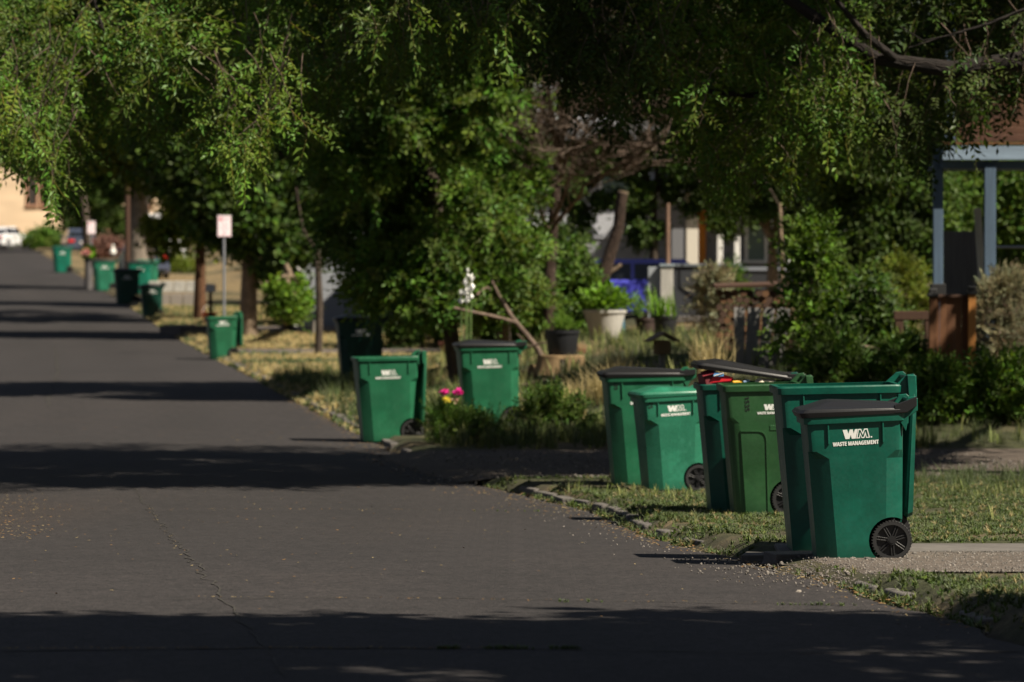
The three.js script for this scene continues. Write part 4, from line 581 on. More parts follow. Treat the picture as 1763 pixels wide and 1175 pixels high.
{ // woodpile, leaning boards, bench, sticks
  rng(402);
  const p = hit(1300, 606, 66), d = -p.z, s = sc(d), t = thing('firewood_stack', 'dark stack of split firewood behind the leaning boards', 'woodpile', null, p), lg = [0, 1, 2].map(() => { const r = rr(0.05, 0.065), k = Math.floor(rr(0, 3)); return crease(new THREE.CylinderGeometry(r, r * 0.95, 0.5, 5 + k).rotateX(Math.PI / 2), 0.4); }), lm = [std(lin(0.14, 0.07, 0.035), 0.95, { map: rep(woodTex, 2) }), std(lin(0.1, 0.055, 0.035), 0.95, { map: rep(woodTex, 2) }), std(lin(0.2, 0.1, 0.045), 0.95, { map: rep(woodTex, 2) })];
  for (let r = 0; r < 9; r++) for (let i = 0; i < 10; i++) { const m = mesh('log', pick(lg), pick(lm), t); m.position.set(-0.56 + i * 0.12 + (r % 2) * 0.06 + gauss() * 0.012, 0.06 + r * 0.108 + gauss() * 0.01, gauss() * 0.05); m.rotation.z = rr(0, 6); }
  mesh('cover_board', rbox(1.35, 0.05, 0.6, 0.02, 1.06, 0.02, 0.01, [0.05, 0, 0.03]), M.brownWood, t);
  const b = hit(1302, 634, 62), bd = thing('leaning_boards', 'weathered grey boards leaning against the firewood stack', 'boards', null, b); for (let i = 0; i < 4; i++) { const m = mesh('board', rbox(0.15 + 0.03 * (i % 2), 0.92, 0.025, 0, 0.45, 0, 0.004), M.greyWood, bd); m.position.set(-0.24 + i * 0.165, -0.04, -i * 0.015); m.rotation.set(-0.28, 0, -0.02 - i * 0.05); }
  const bn = thing('plank_bench', 'low weathered plank seat behind the big open bin', 'bench', null, hit(1456, 650, 60)); mesh('seat', rbox(0.46, 0.05, 0.26, 0, 0.24, 0, 0.01, [0, 0, -0.05]), M.greyWood, bn); for (const x of [-0.17, 0.17]) mesh('leg', rbox(0.07, 0.24, 0.2, x, 0.11, 0, 0.01), M.greyWood, bn);
  const sk = thing('bent_branch', 'long bent branch lying across the shrubs behind the bins', 'branch', null, hit(1545, 652, 60)), q = (px, row) => at(px, row, -sk.position.z).sub(sk.position); mesh('branch', tube([q(1441, 572), q(1470, 592), q(1510, 602), q(1530, 622), q(1548, 650)], 0.028, 0.03, 6, 0.2), M.deadTwig, sk); mesh('twig', tube([q(1508, 602), q(1520, 622), q(1526, 645)], 0.025, 0.02, 6, 0.2), M.paleBark, sk);
}
{ // rubbish in the overfilled bin
  rng(403);
  const s = sc(40.9), q = (px, row, d = 40.9) => at(px, row, d);
  const rp = (name, label, cat, px, row, geo, mat, d) => { const t = thing(name, label, cat, null, q(px, row, d)); return t; };
  let t = rp('red_bag', 'bright red bag bulging under the propped black lid', 'bag', 1237, 655, 0, 0, 40.72); mesh('bag', crease(loft([[[-0.11, -0.08, 0.12], [0.16, -0.08, 0.12], [0.16, -0.08, -0.2], [-0.11, -0.08, -0.2]], [[-0.13, 0.02, 0.15], [0.12, 0.03, 0.13], [0.1, 0.03, -0.2], [-0.13, 0.02, -0.2]], [[-0.06, 0.07, 0.08], [0.02, 0.06, 0.08], [0.02, 0.06, -0.15], [-0.06, 0.07, -0.15]]].map(r => r.reverse())), 0.3), std(lin(0.55, 0.012, 0.025), 0.5), t); mesh('fold', crease(prism([[-0.1, -0.02], [0.1, 0.0], [0.12, 0.03], [-0.02, 0.07]], 0.02).translate(0, 0.0, 0.15), 0.3), std(lin(0.7, 0.02, 0.035), 0.45), t);
  t = rp('maroon_box', 'dark red box at the front corner of the overfilled bin', 'box', 1219, 655, 0, 0, 40.68); mesh('box', rbox(0.12, 0.13, 0.24, 0, 0, 0, 0.015, [0, 0.2, 0.2]), std(lin(0.14, 0.015, 0.022), 0.7), t); mesh('flap', box(0.12, 0.005, 0.1, 0, 0.07, 0.1, [0.4, 0.2, 0.2]), std(lin(0.2, 0.02, 0.03), 0.7), t);
  t = rp('blue_wrapper', 'light blue wrapper tucked under the propped lid', 'wrapper', 1236, 645, 0, 0, 40.54); mesh('wrapper', crease(loft([[[-0.04, -0.02, 0], [0.05, -0.015, 0], [0.05, -0.015, -0.1], [-0.04, -0.02, -0.1]], [[-0.03, 0.02, 0], [0.055, 0.012, 0], [0.05, 0.01, -0.1], [-0.03, 0.02, -0.1]]].map(r => r.reverse())), 0.3), std(lin(0.12, 0.35, 0.7), 0.5), t); mesh('edge', box(0.09, 0.008, 0.005, 0.01, 0.0, 0.004, [0, 0, 0.3]), M.white, t);
  t = rp('yellow_packet', 'yellow packet showing at the rim of the overfilled bin', 'packet', 1268, 658, 0, 0, 40.62); mesh('packet', rbox(0.11, 0.03, 0.12, 0, 0, 0, 0.01, [0, 0.3, 0.1]), std(lin(0.75, 0.4, 0.02), 0.5), t); mesh('seal', rbox(0.06, 0.02, 0.11, 0.07, 0.008, 0, 0.006, [0, 0.3, 0.2]), std(lin(0.2, 0.3, 0.45), 0.5), t);
  t = rp('crumpled_paper', 'crumpled cream paper by the hinge of the propped lid', 'paper', 1318, 659, 0, 0, 40.62); const ico = new THREE.IcosahedronGeometry(0.07, 2), pa = ico.attributes.position; for (let i = 0; i < pa.count; i++) { const k = 0.55 + 0.8 * vnoise(pa.getX(i) * 40 + 9, pa.getY(i) * 40 + pa.getZ(i) * 55); pa.setXYZ(i, pa.getX(i) * k * 1.5, pa.getY(i) * k * 0.6, pa.getZ(i) * k); } mesh('paper', crease(ico, 0.2), std(lin(0.75, 0.66, 0.5), 0.9), t);
}

// ---------------------------------------------------------------- trees
const interp = (T, x) => { for (let i = 1; i < T.length; i++) if (x <= T[i][0]) return lerp(T[i - 1][1], T[i][1], (x - T[i - 1][0]) / (T[i][0] - T[i - 1][0])); return T.at(-1)[1]; };
function strand(L, br, tip, len, mat, s = 1, tone = 1) {
  const lx = gauss() * 0.75, lz = gauss() * 0.6, pts = []; const n = 7;
  for (let i = 0; i <= n; i++) { const t = i / n; pts.push(V(tip.x + lx * len * (t * t) + gauss() * 0.03, tip.y + len * t * (0.75 + 0.25 * t), tip.z + lz * len * t * t + gauss() * 0.015)); }
  br.push(tube(pts.slice().reverse(), 0.007 * s, 0.0025, 3));
  const m = Math.round(len / 0.075);
  for (let i = 0; i < m; i++) {
    const t = i / m * n, k = Math.floor(t), p = pts[k].clone().lerp(pts[k + 1], t - k), a = rr(0, 6.28), side = rr(0.4, 1.5);
    if (R() < 0.22) continue;
    const d = V(Math.cos(a) * side, -1 + 0.5 * R() * side, Math.sin(a) * side).normalize(); L.add(p, i < 2 ? V(gauss() * 0.3, -1, gauss() * 0.3).normalize() : d, s * rr(0.7, 1.2) * (0.75 + 0.45 * (1 - t / n)), tone * rr(0.75, 1.25), rr(-0.1, 0.3));
  }
}
function hangingElm(name, label, base, trunkTop, r, T, x0, x1, n, dR, limbs, upper, toneFn) {
  const o = thing(name, label, 'tree', null, base), loc = g => g.translate(-base.x, -base.y, -base.z), br = [], lb = [], L = new Leaves(SPR.elm, LEAF.elm), U = new Leaves(SPR.high, LEAF.dark);
  mesh('trunk', loc(tube(curve(base.clone().add(V(0, -0.2, 0)), trunkTop, 0, 8, 0.05), r, r * 0.7, 14, 0.3)), M.bark, o);
  for (const [pts, a, b] of limbs) lb.push(loc(tube(pts, a, b, 8, 0.3)));
  for (let i = 0; i < n; i++) {
    const px = rr(x0, x1), f = interp(T, px), d = rr(...dR), tip = at(px, f * (1 - Math.pow(Math.abs(gauss()), 1.3) * 0.75) - 4, d), q = fbm(px * 0.012 + 5, d * 0.35);
    if (q < 0.44) continue;
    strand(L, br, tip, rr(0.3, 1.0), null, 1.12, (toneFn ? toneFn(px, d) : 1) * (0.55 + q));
  }
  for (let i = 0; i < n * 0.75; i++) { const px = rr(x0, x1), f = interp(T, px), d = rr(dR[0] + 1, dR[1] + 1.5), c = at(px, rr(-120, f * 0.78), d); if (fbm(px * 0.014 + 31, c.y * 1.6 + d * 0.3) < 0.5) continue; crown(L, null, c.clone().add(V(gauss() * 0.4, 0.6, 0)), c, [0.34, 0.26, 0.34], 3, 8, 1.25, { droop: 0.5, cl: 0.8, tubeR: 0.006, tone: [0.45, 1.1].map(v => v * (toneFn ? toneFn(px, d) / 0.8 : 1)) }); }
  for (const b of upper) { lb.push(loc(tube(curve(trunkTop, b.c, 0.4, 6, 0.1), r * 0.4, 0.05, 6))); const s = []; crown(U, s, b.c, b.c, b.r, b.n, b.per, b.s ?? 1, { tubeR: 0.03, skip: 3, cl: 0.3, droop: 0.1 }); for (const g of s) lb.push(loc(g)); }
  mesh('limbs', lb, M.darkBark, o); mesh('twigs', br.map(loc), M.deadTwig, o).userData.kind = 'stuff'; L.build('hanging_leaves', o, base); U.build('crown', o, base);
}
rng(501);
const T1 = [[-60, 275], [30, 275], [70, 270], [90, 330], [110, 345], [135, 330], [150, 240], [165, 215], [250, 240], [330, 235], [365, 290], [425, 288], [455, 250], [520, 262], [560, 225], [600, 130], [700, 95], [820, 70], [960, 60]];
const T2 = [[860, 40], [960, 90], [985, 160], [1030, 110], [1065, 205], [1110, 190], [1130, 110], [1190, 170], [1230, 345], [1280, 330], [1300, 220], [1350, 305], [1400, 290], [1440, 240], [1500, 235], [1560, 300], [1600, 320], [1630, 240], [1700, 205], [1763, 150], [1830, 130]];
hangingElm('elm_tree', 'large elm whose leafy twigs hang over the road at upper left', G3(-13.5, 55), V(-11.5, 5.6, -54), 0.42, T1, -60, 940, 560, [46, 56],
  [[[V(-11.5, 5.6, -54), V(-8, 5.9, -52), at(60, -150, 51), at(420, -110, 51), at(800, -190, 51)], 0.16, 0.05], [[at(60, -150, 51), at(150, -40, 50), at(180, 60, 50)], 0.04, 0.012]],
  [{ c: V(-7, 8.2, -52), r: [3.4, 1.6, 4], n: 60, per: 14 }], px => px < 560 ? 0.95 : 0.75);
hangingElm('elm_tree', 'large elm reaching in from the right above the bins', G3(9.2, 50), V(8.6, 5.0, -50), 0.45, T2, 880, 1830, 560, [47.5, 56],
  [[[V(8.6, 5.0, -50), at(1850, 92, 48), at(1763, 104, 48), at(1640, 120, 48), at(1510, 101, 48), at(1420, 40, 48), at(1300, -40, 48)], 0.13, 0.05], [[at(1545, 104, 48), at(1490, 60, 47.6), at(1440, 0, 47.4)], 0.05, 0.025], [[at(1830, -10, 47), at(1700, 42, 47), at(1630, 62, 47), at(1565, 82, 47)], 0.02, 0.006], [[at(1640, 60, 47), at(1590, 70, 47), at(1550, 45, 47)], 0.01, 0.004], [[at(1500, 108, 50), at(1380, 150, 50), at(1290, 165, 50), at(1150, 150, 50)], 0.05, 0.02], [[at(1763, 90, 46), at(1745, 60, 46), at(1757, 30, 46)], 0.008, 0.004]],
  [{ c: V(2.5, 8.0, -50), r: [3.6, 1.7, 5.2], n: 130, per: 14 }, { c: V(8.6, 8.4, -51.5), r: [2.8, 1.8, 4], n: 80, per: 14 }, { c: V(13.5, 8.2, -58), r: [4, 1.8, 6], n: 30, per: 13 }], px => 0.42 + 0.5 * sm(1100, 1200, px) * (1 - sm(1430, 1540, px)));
const bl = (px, row, d, rx, ry, rz, n, per, s, o) => ({ c: at(px, row, d), r: [rx / sc(d), ry / sc(d), rz], n, per, s, o });
// street tree nearer the camera, outside the picture: its shade lies over the bottom of the picture
tree('shade_tree', 'broad tree beside the road whose shade covers the nearest asphalt', 'tree', null, G3(9.5, 19), { trunk: [G3(9.5, 19), G3(9.3, 19, 2.5), G3(8.8, 19, 5)], r: 0.35, kind: SPR.high, leaf: LEAF.dark,
  blobs: [[1, 19], [4, 17.5], [4.5, 20.3], [7.5, 19], [1.5, 14.5], [6, 13.5]].map(([x, d], i) => ({ c: V(x, 7 + (i % 2) * 0.5, -d), r: [2.7, 1.3, 2.5], n: 60, per: 12, o: { skip: 2, ok: p => -p.z - 0.46 * p.y < 22.6 - 0.3 * Math.max(0, p.x - 5.5) + 0.35 * Math.sin(p.x * 1.7) && -p.z < 21.3 - 0 } })) });
// the green tree behind the middle bins
rng(502);
tree('street_elm', 'bushy light green tree behind the two middle bins', 'tree', null, hit(868, 612, 66), { trunk: [hit(868, 612, 66), at(868, 520, 77), at(830, 400, 77.5), at(790, 280, 78)], r: 0.13, kind: SPR.small, leaf: LEAF.elm,
  blobs: [bl(640, 230, 79, 95, 80, 0.9, 26, 30, 1.5), bl(720, 310, 78, 110, 85, 1.0, 34, 30, 1.5), bl(800, 410, 77, 100, 80, 0.9, 34, 30, 1.5), bl(640, 380, 78, 85, 80, 0.8, 26, 30, 1.5), bl(690, 470, 77, 95, 55, 0.7, 26, 28, 1.5), bl(780, 500, 76.5, 90, 45, 0.6, 22, 28, 1.5), bl(850, 320, 78.5, 70, 75, 0.8, 20, 30, 1.5), bl(740, 170, 80, 120, 80, 1.0, 26, 30, 1.5), bl(890, 470, 77, 55, 75, 0.6, 20, 28, 1.3), bl(620, 110, 81, 90, 80, 1.0, 20, 30, 1.5), bl(840, 250, 82, 80, 90, 1.0, 26, 28, 1.5), bl(850, 120, 83, 110, 80, 1.2, 24, 26, 1.5), bl(690, 180, 75.5, 90, 80, 0.7, 24, 28, 1.5), bl(800, 180, 75.5, 80, 75, 0.7, 20, 28, 1.5), bl(740, 70, 75.5, 110, 80, 0.8, 24, 28, 1.5), bl(600, 300, 76, 60, 60, 0.6, 16, 28, 1.5), bl(720, -40, 81, 200, 90, 2.0, 46, 24, 1.6), bl(600, -160, 80, 260, 110, 2.4, 60, 20, 1.8), bl(860, -160, 80, 240, 110, 2.4, 60, 20, 1.8)] });
function bare(o, p, dir, len, r, depth, out) {
  const q = p.clone(), pts = [p.clone()], d = dir.clone(); for (let i = 0; i < 4; i++) { d.add(V(gauss() * 0.14, gauss() * 0.08 + 0.02, gauss() * 0.14)).normalize(); q.addScaledVector(d, len / 4); pts.push(q.clone()); }
  out.push(tube(pts, r, r * 0.62, r > 0.03 ? 8 : 3, 0.15)); if (!depth) return;
  const n = depth > 3 ? 4 : 3; for (let i = 0; i < n; i++) { const a = pts[i === 0 ? 4 : 1 + Math.floor(R() * 4)], e = d.clone().add(V(gauss() * 0.75, gauss() * 0.4, gauss() * 0.7)).normalize(); bare(o, a, e, len * rr(0.5, 0.8), Math.max(0.008, r * (i === 0 ? 0.62 : 0.45)), depth - 1, out); }
}
{
  rng(503);
  const b = onGround(946, 82), t = thing('dead_tree', 'leafless brown tree between the green tree and the house', 'tree', null, b), d = -b.z, q = (px, row, dd = 0) => at(px, row, d + dd).sub(b), out = [];
  mesh('trunk', tube([V(0, -0.1, 0), q(945, 470), q(952, 400), q(958, 330), q(962, 260)], 0.12, 0.08, 10, 0.5), M.rustBark, t);
  for (const [px, row, tx, ty] of [[962, 260, 985, 130], [960, 290, 905, 150], [958, 320, 1030, 200], [962, 262, 940, 90], [956, 340, 890, 230], [960, 280, 1040, 260], [962, 260, 1010, 60], [950, 380, 1000, 250], [948, 400, 880, 300], [962, 250, 900, 70], [960, 270, 930, 160], [958, 300, 1000, 150], [955, 330, 920, 210], [960, 280, 1060, 190], [952, 390, 1030, 300], [960, 260, 960, 60]]) { const a = q(px, row, gauss() * 0.2), e = q(tx, ty, gauss() * 0.8 - 2.5); bare(t, a, e.clone().sub(a).normalize(), a.distanceTo(e) * 0.85, 0.042, 5, out); }
  mesh('branches', out, M.deadTwig, t).userData.kind = 'stuff';
  const c = onGround(1016, 92), ct = thing('cut_trunk', 'leaning sawn-off trunk in front of the blue car', 'tree', null, c), e = -c.z, u = (px, row) => at(px, row, e).sub(c); mesh('trunk', tube([V(-0.05, -0.2, 0), u(1030, 500), u(1050, 440), u(1066, 390), u(1072, 332)], 0.15, 0.105, 12, 0.5), M.rustBark, ct); mesh('cut_face', crease(cyl(0.108, 0.102, 0.05, ...u(1073, 331).toArray(), 12, [0, 0, -0.25]), 0.4), M.paleBark, ct); mesh('branch_stub', tube([u(1048, 470), u(1062, 462), u(1070, 455)], 0.05, 0.035, 8), M.paleBark, ct);
}
// generic trees further back
function bigTree(name, label, px, d, r, crownRow, spec, o = {}) {
  const b = onGround(px, d), blobs = spec.map(s => bl(s[0], s[1], d + (s[5] ?? 0), s[2], s[3], s[6] ?? (s[2] + s[3]) / 2 / sc(d) * 0.8, s[4], o.per ?? 18, o.s ?? 1, o.o));
  return tree(name, label, 'tree', null, b, { trunk: [b.clone().add(V(0, -0.2, 0)), at(px + (o.lean ?? 0) * 0.4, lerp(crownRow, 520, 0.5), d), at(px + (o.lean ?? 0), crownRow, d)], r, kind: o.kind ?? SPR.far, leaf: o.leaf ?? LEAF.dark, bark: o.bark, blobs });
}
rng(504);
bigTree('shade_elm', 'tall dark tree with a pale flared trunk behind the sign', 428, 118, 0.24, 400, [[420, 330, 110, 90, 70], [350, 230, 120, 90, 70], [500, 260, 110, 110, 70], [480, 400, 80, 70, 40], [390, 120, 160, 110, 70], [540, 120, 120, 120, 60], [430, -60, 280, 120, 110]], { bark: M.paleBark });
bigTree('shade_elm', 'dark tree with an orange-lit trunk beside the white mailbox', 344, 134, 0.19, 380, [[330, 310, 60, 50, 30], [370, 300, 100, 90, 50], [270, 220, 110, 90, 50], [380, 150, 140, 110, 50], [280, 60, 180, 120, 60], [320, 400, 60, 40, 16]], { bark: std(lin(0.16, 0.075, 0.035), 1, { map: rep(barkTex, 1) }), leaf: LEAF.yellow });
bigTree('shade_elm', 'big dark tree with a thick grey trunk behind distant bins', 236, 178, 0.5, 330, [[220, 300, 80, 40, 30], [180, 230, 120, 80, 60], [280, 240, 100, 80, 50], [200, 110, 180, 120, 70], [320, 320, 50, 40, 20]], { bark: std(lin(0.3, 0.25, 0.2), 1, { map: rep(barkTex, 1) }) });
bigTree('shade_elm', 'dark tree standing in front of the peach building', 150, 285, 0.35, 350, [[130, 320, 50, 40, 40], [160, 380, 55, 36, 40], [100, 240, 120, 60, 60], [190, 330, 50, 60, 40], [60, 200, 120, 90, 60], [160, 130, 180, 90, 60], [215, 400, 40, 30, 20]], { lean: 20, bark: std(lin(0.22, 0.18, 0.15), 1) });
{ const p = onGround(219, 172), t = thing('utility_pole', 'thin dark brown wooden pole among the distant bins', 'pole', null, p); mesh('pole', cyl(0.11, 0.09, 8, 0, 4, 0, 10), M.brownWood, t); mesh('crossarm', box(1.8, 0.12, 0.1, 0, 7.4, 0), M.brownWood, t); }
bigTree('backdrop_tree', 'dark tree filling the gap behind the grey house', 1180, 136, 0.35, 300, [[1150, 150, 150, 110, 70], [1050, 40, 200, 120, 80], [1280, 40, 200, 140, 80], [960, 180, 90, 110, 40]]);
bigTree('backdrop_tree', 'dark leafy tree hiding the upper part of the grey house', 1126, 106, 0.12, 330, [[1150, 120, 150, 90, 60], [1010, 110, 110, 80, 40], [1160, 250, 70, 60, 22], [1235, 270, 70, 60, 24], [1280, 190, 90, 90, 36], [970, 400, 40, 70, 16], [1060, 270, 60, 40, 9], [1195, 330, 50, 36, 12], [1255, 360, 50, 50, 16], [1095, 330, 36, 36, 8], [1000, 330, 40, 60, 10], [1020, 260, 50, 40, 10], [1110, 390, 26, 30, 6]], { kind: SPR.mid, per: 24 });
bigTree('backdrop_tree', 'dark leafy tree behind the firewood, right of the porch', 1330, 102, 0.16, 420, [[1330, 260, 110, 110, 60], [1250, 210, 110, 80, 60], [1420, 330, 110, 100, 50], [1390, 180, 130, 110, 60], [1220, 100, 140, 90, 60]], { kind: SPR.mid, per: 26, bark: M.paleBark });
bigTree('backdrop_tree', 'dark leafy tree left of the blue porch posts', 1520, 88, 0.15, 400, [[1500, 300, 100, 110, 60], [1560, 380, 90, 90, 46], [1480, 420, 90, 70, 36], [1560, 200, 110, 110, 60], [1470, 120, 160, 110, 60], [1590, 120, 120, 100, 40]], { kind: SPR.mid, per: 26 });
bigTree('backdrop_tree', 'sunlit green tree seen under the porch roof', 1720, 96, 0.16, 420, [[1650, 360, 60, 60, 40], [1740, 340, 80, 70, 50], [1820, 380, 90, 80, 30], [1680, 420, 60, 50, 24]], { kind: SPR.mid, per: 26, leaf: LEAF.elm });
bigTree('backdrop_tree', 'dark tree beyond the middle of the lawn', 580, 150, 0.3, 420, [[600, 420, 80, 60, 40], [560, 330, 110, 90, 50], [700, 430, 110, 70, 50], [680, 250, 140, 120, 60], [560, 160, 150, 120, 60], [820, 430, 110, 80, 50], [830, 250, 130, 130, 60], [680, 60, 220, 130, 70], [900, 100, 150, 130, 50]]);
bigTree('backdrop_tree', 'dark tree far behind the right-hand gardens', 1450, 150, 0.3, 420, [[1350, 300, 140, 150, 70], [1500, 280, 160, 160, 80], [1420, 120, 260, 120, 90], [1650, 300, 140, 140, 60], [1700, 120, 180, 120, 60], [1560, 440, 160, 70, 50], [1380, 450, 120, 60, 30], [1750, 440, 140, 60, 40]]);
for (const [px, d, r, top, lab] of [[548, 104, 0.09, 430, 'brown bare trunk at the back of the dry lawn'], [1345, 96, 0.045, 350, 'thin pale trunk behind the firewood stack'], [1505, 90, 0.05, 330, 'slender grey trunk left of the blue porch'], [490, 122, 0.1, 440, 'orange-lit slim trunk behind the young lawn tree']]) { const b = onGround(px, d), t = thing('bare_trunk', lab, 'tree', null, b), y = at(px, top, d).y - b.y; mesh('trunk', tube([V(0, -0.1, 0), V(0.02, y * 0.5, 0), V(-0.03, y, 0)], r, r * 0.8, 8, 0.3), r < 0.08 || r === 0.1 ? M.paleBark : M.bark, t); mesh('limbs', [tube([V(0, y * 0.9, 0), V(0.4, y * 1.15, 0.1), V(0.7, y * 1.5, 0)], r * 0.5, r * 0.2, 6), tube([V(0, y * 0.95, 0), V(-0.35, y * 1.2, 0.1), V(-0.5, y * 1.6, 0)], r * 0.5, r * 0.2, 6)], M.bark, t); }
tree('young_tree', 'small tree with a pale flared base and fresh sprouts on the dry lawn', 'tree', null, hit(494, 566, 90), { trunk: [hit(494, 566, 90), at(494, 520, 112), at(496, 470, 112)], r: 0.2, kind: SPR.mid, leaf: LEAF.bright, bark: M.paleBark, blobs: [bl(478, 515, 111.5, 22, 22, 0.3, 8, 14), bl(512, 508, 111.8, 22, 26, 0.3, 9, 14), bl(505, 535, 111.3, 16, 14, 0.2, 4, 12)] });

// shade given by tall trees beside the street further on (crowns above the picture)
rng(505);
for (const [x, d, y, rx, rz, lab, tx = x + 6] of [[-4.0, 77, 9, 3.4, 2.9, 'tall tree shading the road beyond the middle bins', -0.9], [-10.5, 136, 8, 4.5, 7.5, 'tall tree shading the road near the dark bins'], [-8.5, 152.5, 8, 4, 2.0, 'tall tree shading the dark bin between the pale ones'], [-20, 181, 9, 5, 2.0, 'tall tree shading the road by the pale bins'], [-24, 199, 9, 5, 3, 'tall tree shading the road past the distant sign'], [-5.5, 119.5, 8, 6, 1.6, 'slim tree casting a thin shadow near the parking sign']])
  tree('street_tree', lab, 'tree', null, G3(tx, d), { trunk: [G3(tx, d), G3(tx - 0.4, d, 3.5), G3(tx - 1.6, d, 6.2)], r: tx > -2 ? 0.13 : 0.22, kind: SPR.high, leaf: LEAF.dark, blobs: [{ c: G3(x - rx * 0.4, d, y), r: [rx * 0.7, 1.4, rz], n: 85, per: 14, o: { skip: 3 } }, { c: G3(x + rx * 0.4, d, y + 0.4), r: [rx * 0.7, 1.4, rz], n: 85, per: 14, o: { skip: 3 } }] });

// ---------------------------------------------------------------- shrubs
function shrub(name, label, px, row, from, wpx, hpx, kind, leaf, n, per, o = {}) {
  const p = hit(px, row, from), d = -p.z, s = sc(d), t = thing(name, label, o.cat ?? 'shrub', null, p), L = new Leaves(kind, leaf), stems = [], rx = wpx / s / 2, h = hpx / s;
  for (let i = 0; i < n; i++) { const a = rr(0, 6.28), k = Math.sqrt(R()), y = h * Math.pow(R(), o.pow ?? 0.8), taper = (o.cone ? 1 - 0.75 * y / h : Math.sin(Math.PI * Math.min(0.98, 0.2 + 0.75 * y / h))), q = V(Math.cos(a) * rx * k * taper, y, Math.sin(a) * rx * 0.8 * k * taper); if (i % 3 === 0) stems.push(tube(curve(V(q.x * 0.15, 0, q.z * 0.15), q, 0.05, 4, 0.02), 0.012, 0.004, 4)); const tn = rr(...(o.tone ?? [0.7, 1.2])); for (let j = 0; j < per; j++) { const e = rdir(); L.add(q.clone().addScaledVector(e, (o.cl ?? 0.12) * R()), e.add(V(0, 0.4, 0)).normalize(), (o.s ?? 1) * rr(0.7, 1.2), tn * rr(0.8, 1.2), rr(-0.1, 0.2)); } }
  mesh('stem', stems, M.deadTwig, t).userData.kind = 'stuff'; L.build('foliage', t); return t;
}
rng(506);
shrub('young_poplar', 'tall bright green bush behind the propped black lid', 1398, 640, 62, 105, 240, SPR.small, LEAF.bright, 75, 8, { cone: true, s: 1.2, tone: [0.35, 1.0], cl: 0.22 });
shrub('sage_bush', 'grey-green sage bush in front of the cedar fence, far right', 1735, 655, 55, 165, 175, SPR.sage, LEAF.sage, 150, 22, { tone: [0.7, 1.3] });
shrub('golden_shrub', 'yellow-green shrub behind the garden gate', 1555, 590, 62, 130, 130, SPR.small, LEAF.yellow, 70, 12, {});
shrub('flowering_shrub', 'pale leafy shrub left of the firewood stack', 1232, 590, 66, 60, 120, SPR.small, LEAF.sage, 40, 10, {});
shrub('leafy_bush', 'green bush left of the leaning trunk, before the blue car', 975, 580, 66, 130, 150, SPR.mid, LEAF.elm, 80, 8, { tone: [0.5, 1.1] });
shrub('leafy_bush', 'thin olive bush in front of the grey wall by the firewood', 1262, 560, 66, 70, 90, SPR.small, LEAF.elm, 34, 8, {});
shrub('leafy_bush', 'dark bush under the green tree, behind the fallen branch', 905, 600, 66, 190, 130, SPR.mid, LEAF.elm, 90, 8, { tone: [0.5, 1] });
shrub('leafy_bush', 'dark bush behind the terracotta pot', 700, 600, 62, 180, 110, SPR.mid, LEAF.dark, 80, 8, {});
shrub('leafy_bush', 'dark bush between the firewood and the gate', 1490, 640, 62, 150, 130, SPR.mid, LEAF.elm, 80, 8, { tone: [0.25, 0.7] });
shrub('broad_leaf_plant', 'broad-leaved plant below the sage bush', 1725, 725, 52, 150, 85, SPR.small, LEAF.elm, 80, 9, { s: 1.2, tone: [0.5, 1.2] });
shrub('broad_leaf_plant', 'leafy plant beside the hanging lid of the tall open bin', 1620, 730, 52, 100, 80, SPR.small, LEAF.elm, 70, 9, { s: 1.1, tone: [0.5, 1.2] });
shrub('low_shrub', 'low dark-leaved plant right of the grass-hidden bin', 950, 756, 50, 150, 66, SPR.small, LEAF.elm, 80, 9, { s: 0.75, tone: [0.5, 1.0] });
shrub('low_shrub', 'low olive-green plant in front of the grass-hidden bin', 815, 764, 50, 130, 44, [blade(8, 0.22, 0.7, 0.006), SPR.small[0]], LEAF.elm, 90, 6, { s: 0.65, tone: [0.5, 1.1] });
shrub('low_shrub', 'low feathery plant beside the wheel of the open middle bin', 762, 764, 50, 50, 60, [blade(8, 0.3, 0.6, 0.008), SPR.small[0]], LEAF.elm, 40, 5, { s: 0.7 });
shrub('far_hedge', 'clipped green hedge in front of the peach building', 78, 428, 300, 66, 26, SPR.far, LEAF.elm, 50, 10, { s: 1.2, cl: 0.4 });
shrub('far_hedge', 'yellow-green hedge above the low white wall', 300, 470, 130, 90, 26, SPR.mid, LEAF.yellow, 60, 10, { s: 1.2, cl: 0.3 });
shrub('far_hedge', 'reddish brown brush behind the small distant sign', 185, 445, 180, 70, 30, SPR.far, [std(lin(0.2, 0.1, 0.075), 1), std(lin(0.16, 0.09, 0.07), 1)], 50, 8, { s: 0.9, cl: 0.3 });

// ---------------------------------------------------------------- grass, weeds, litter, gravel
shrub('garden_plant', 'tall green leafy plants in front of the low plank seat', 1440, 662, 58, 110, 62, [blade(8, 0.4, 0.5, 0.009), SPR.small[1]], LEAF.elm, 60, 5, { tone: [0.4, 1.0] });
shrub('garden_plant', 'tall green leafy plants at the foot of the garden gate', 1560, 668, 58, 110, 74, [blade(8, 0.4, 0.5, 0.009), SPR.small[1]], LEAF.elm, 60, 5, { tone: [0.4, 1.0] });
shrub('leafy_bush', 'sunlit leafy bush between the woodpile and the gate', 1490, 600, 64, 130, 120, SPR.small, LEAF.elm, 60, 8, { tone: [0.4, 1.1], s: 1.2 });
rng(507);
const grassM = (r, g, b) => new THREE.MeshPhysicalMaterial({ color: lin(r, g, b), roughness: 0.9, transmission: 0.35, thickness: 0, vertexColors: true, side: THREE.DoubleSide });
const gG = [grassM(0.085, 0.13, 0.02), grassM(0.06, 0.1, 0.018)], gS = [grassM(0.5, 0.4, 0.17), grassM(0.4, 0.32, 0.13)], gP = [grassM(0.24, 0.3, 0.07), grassM(0.3, 0.32, 0.1)];
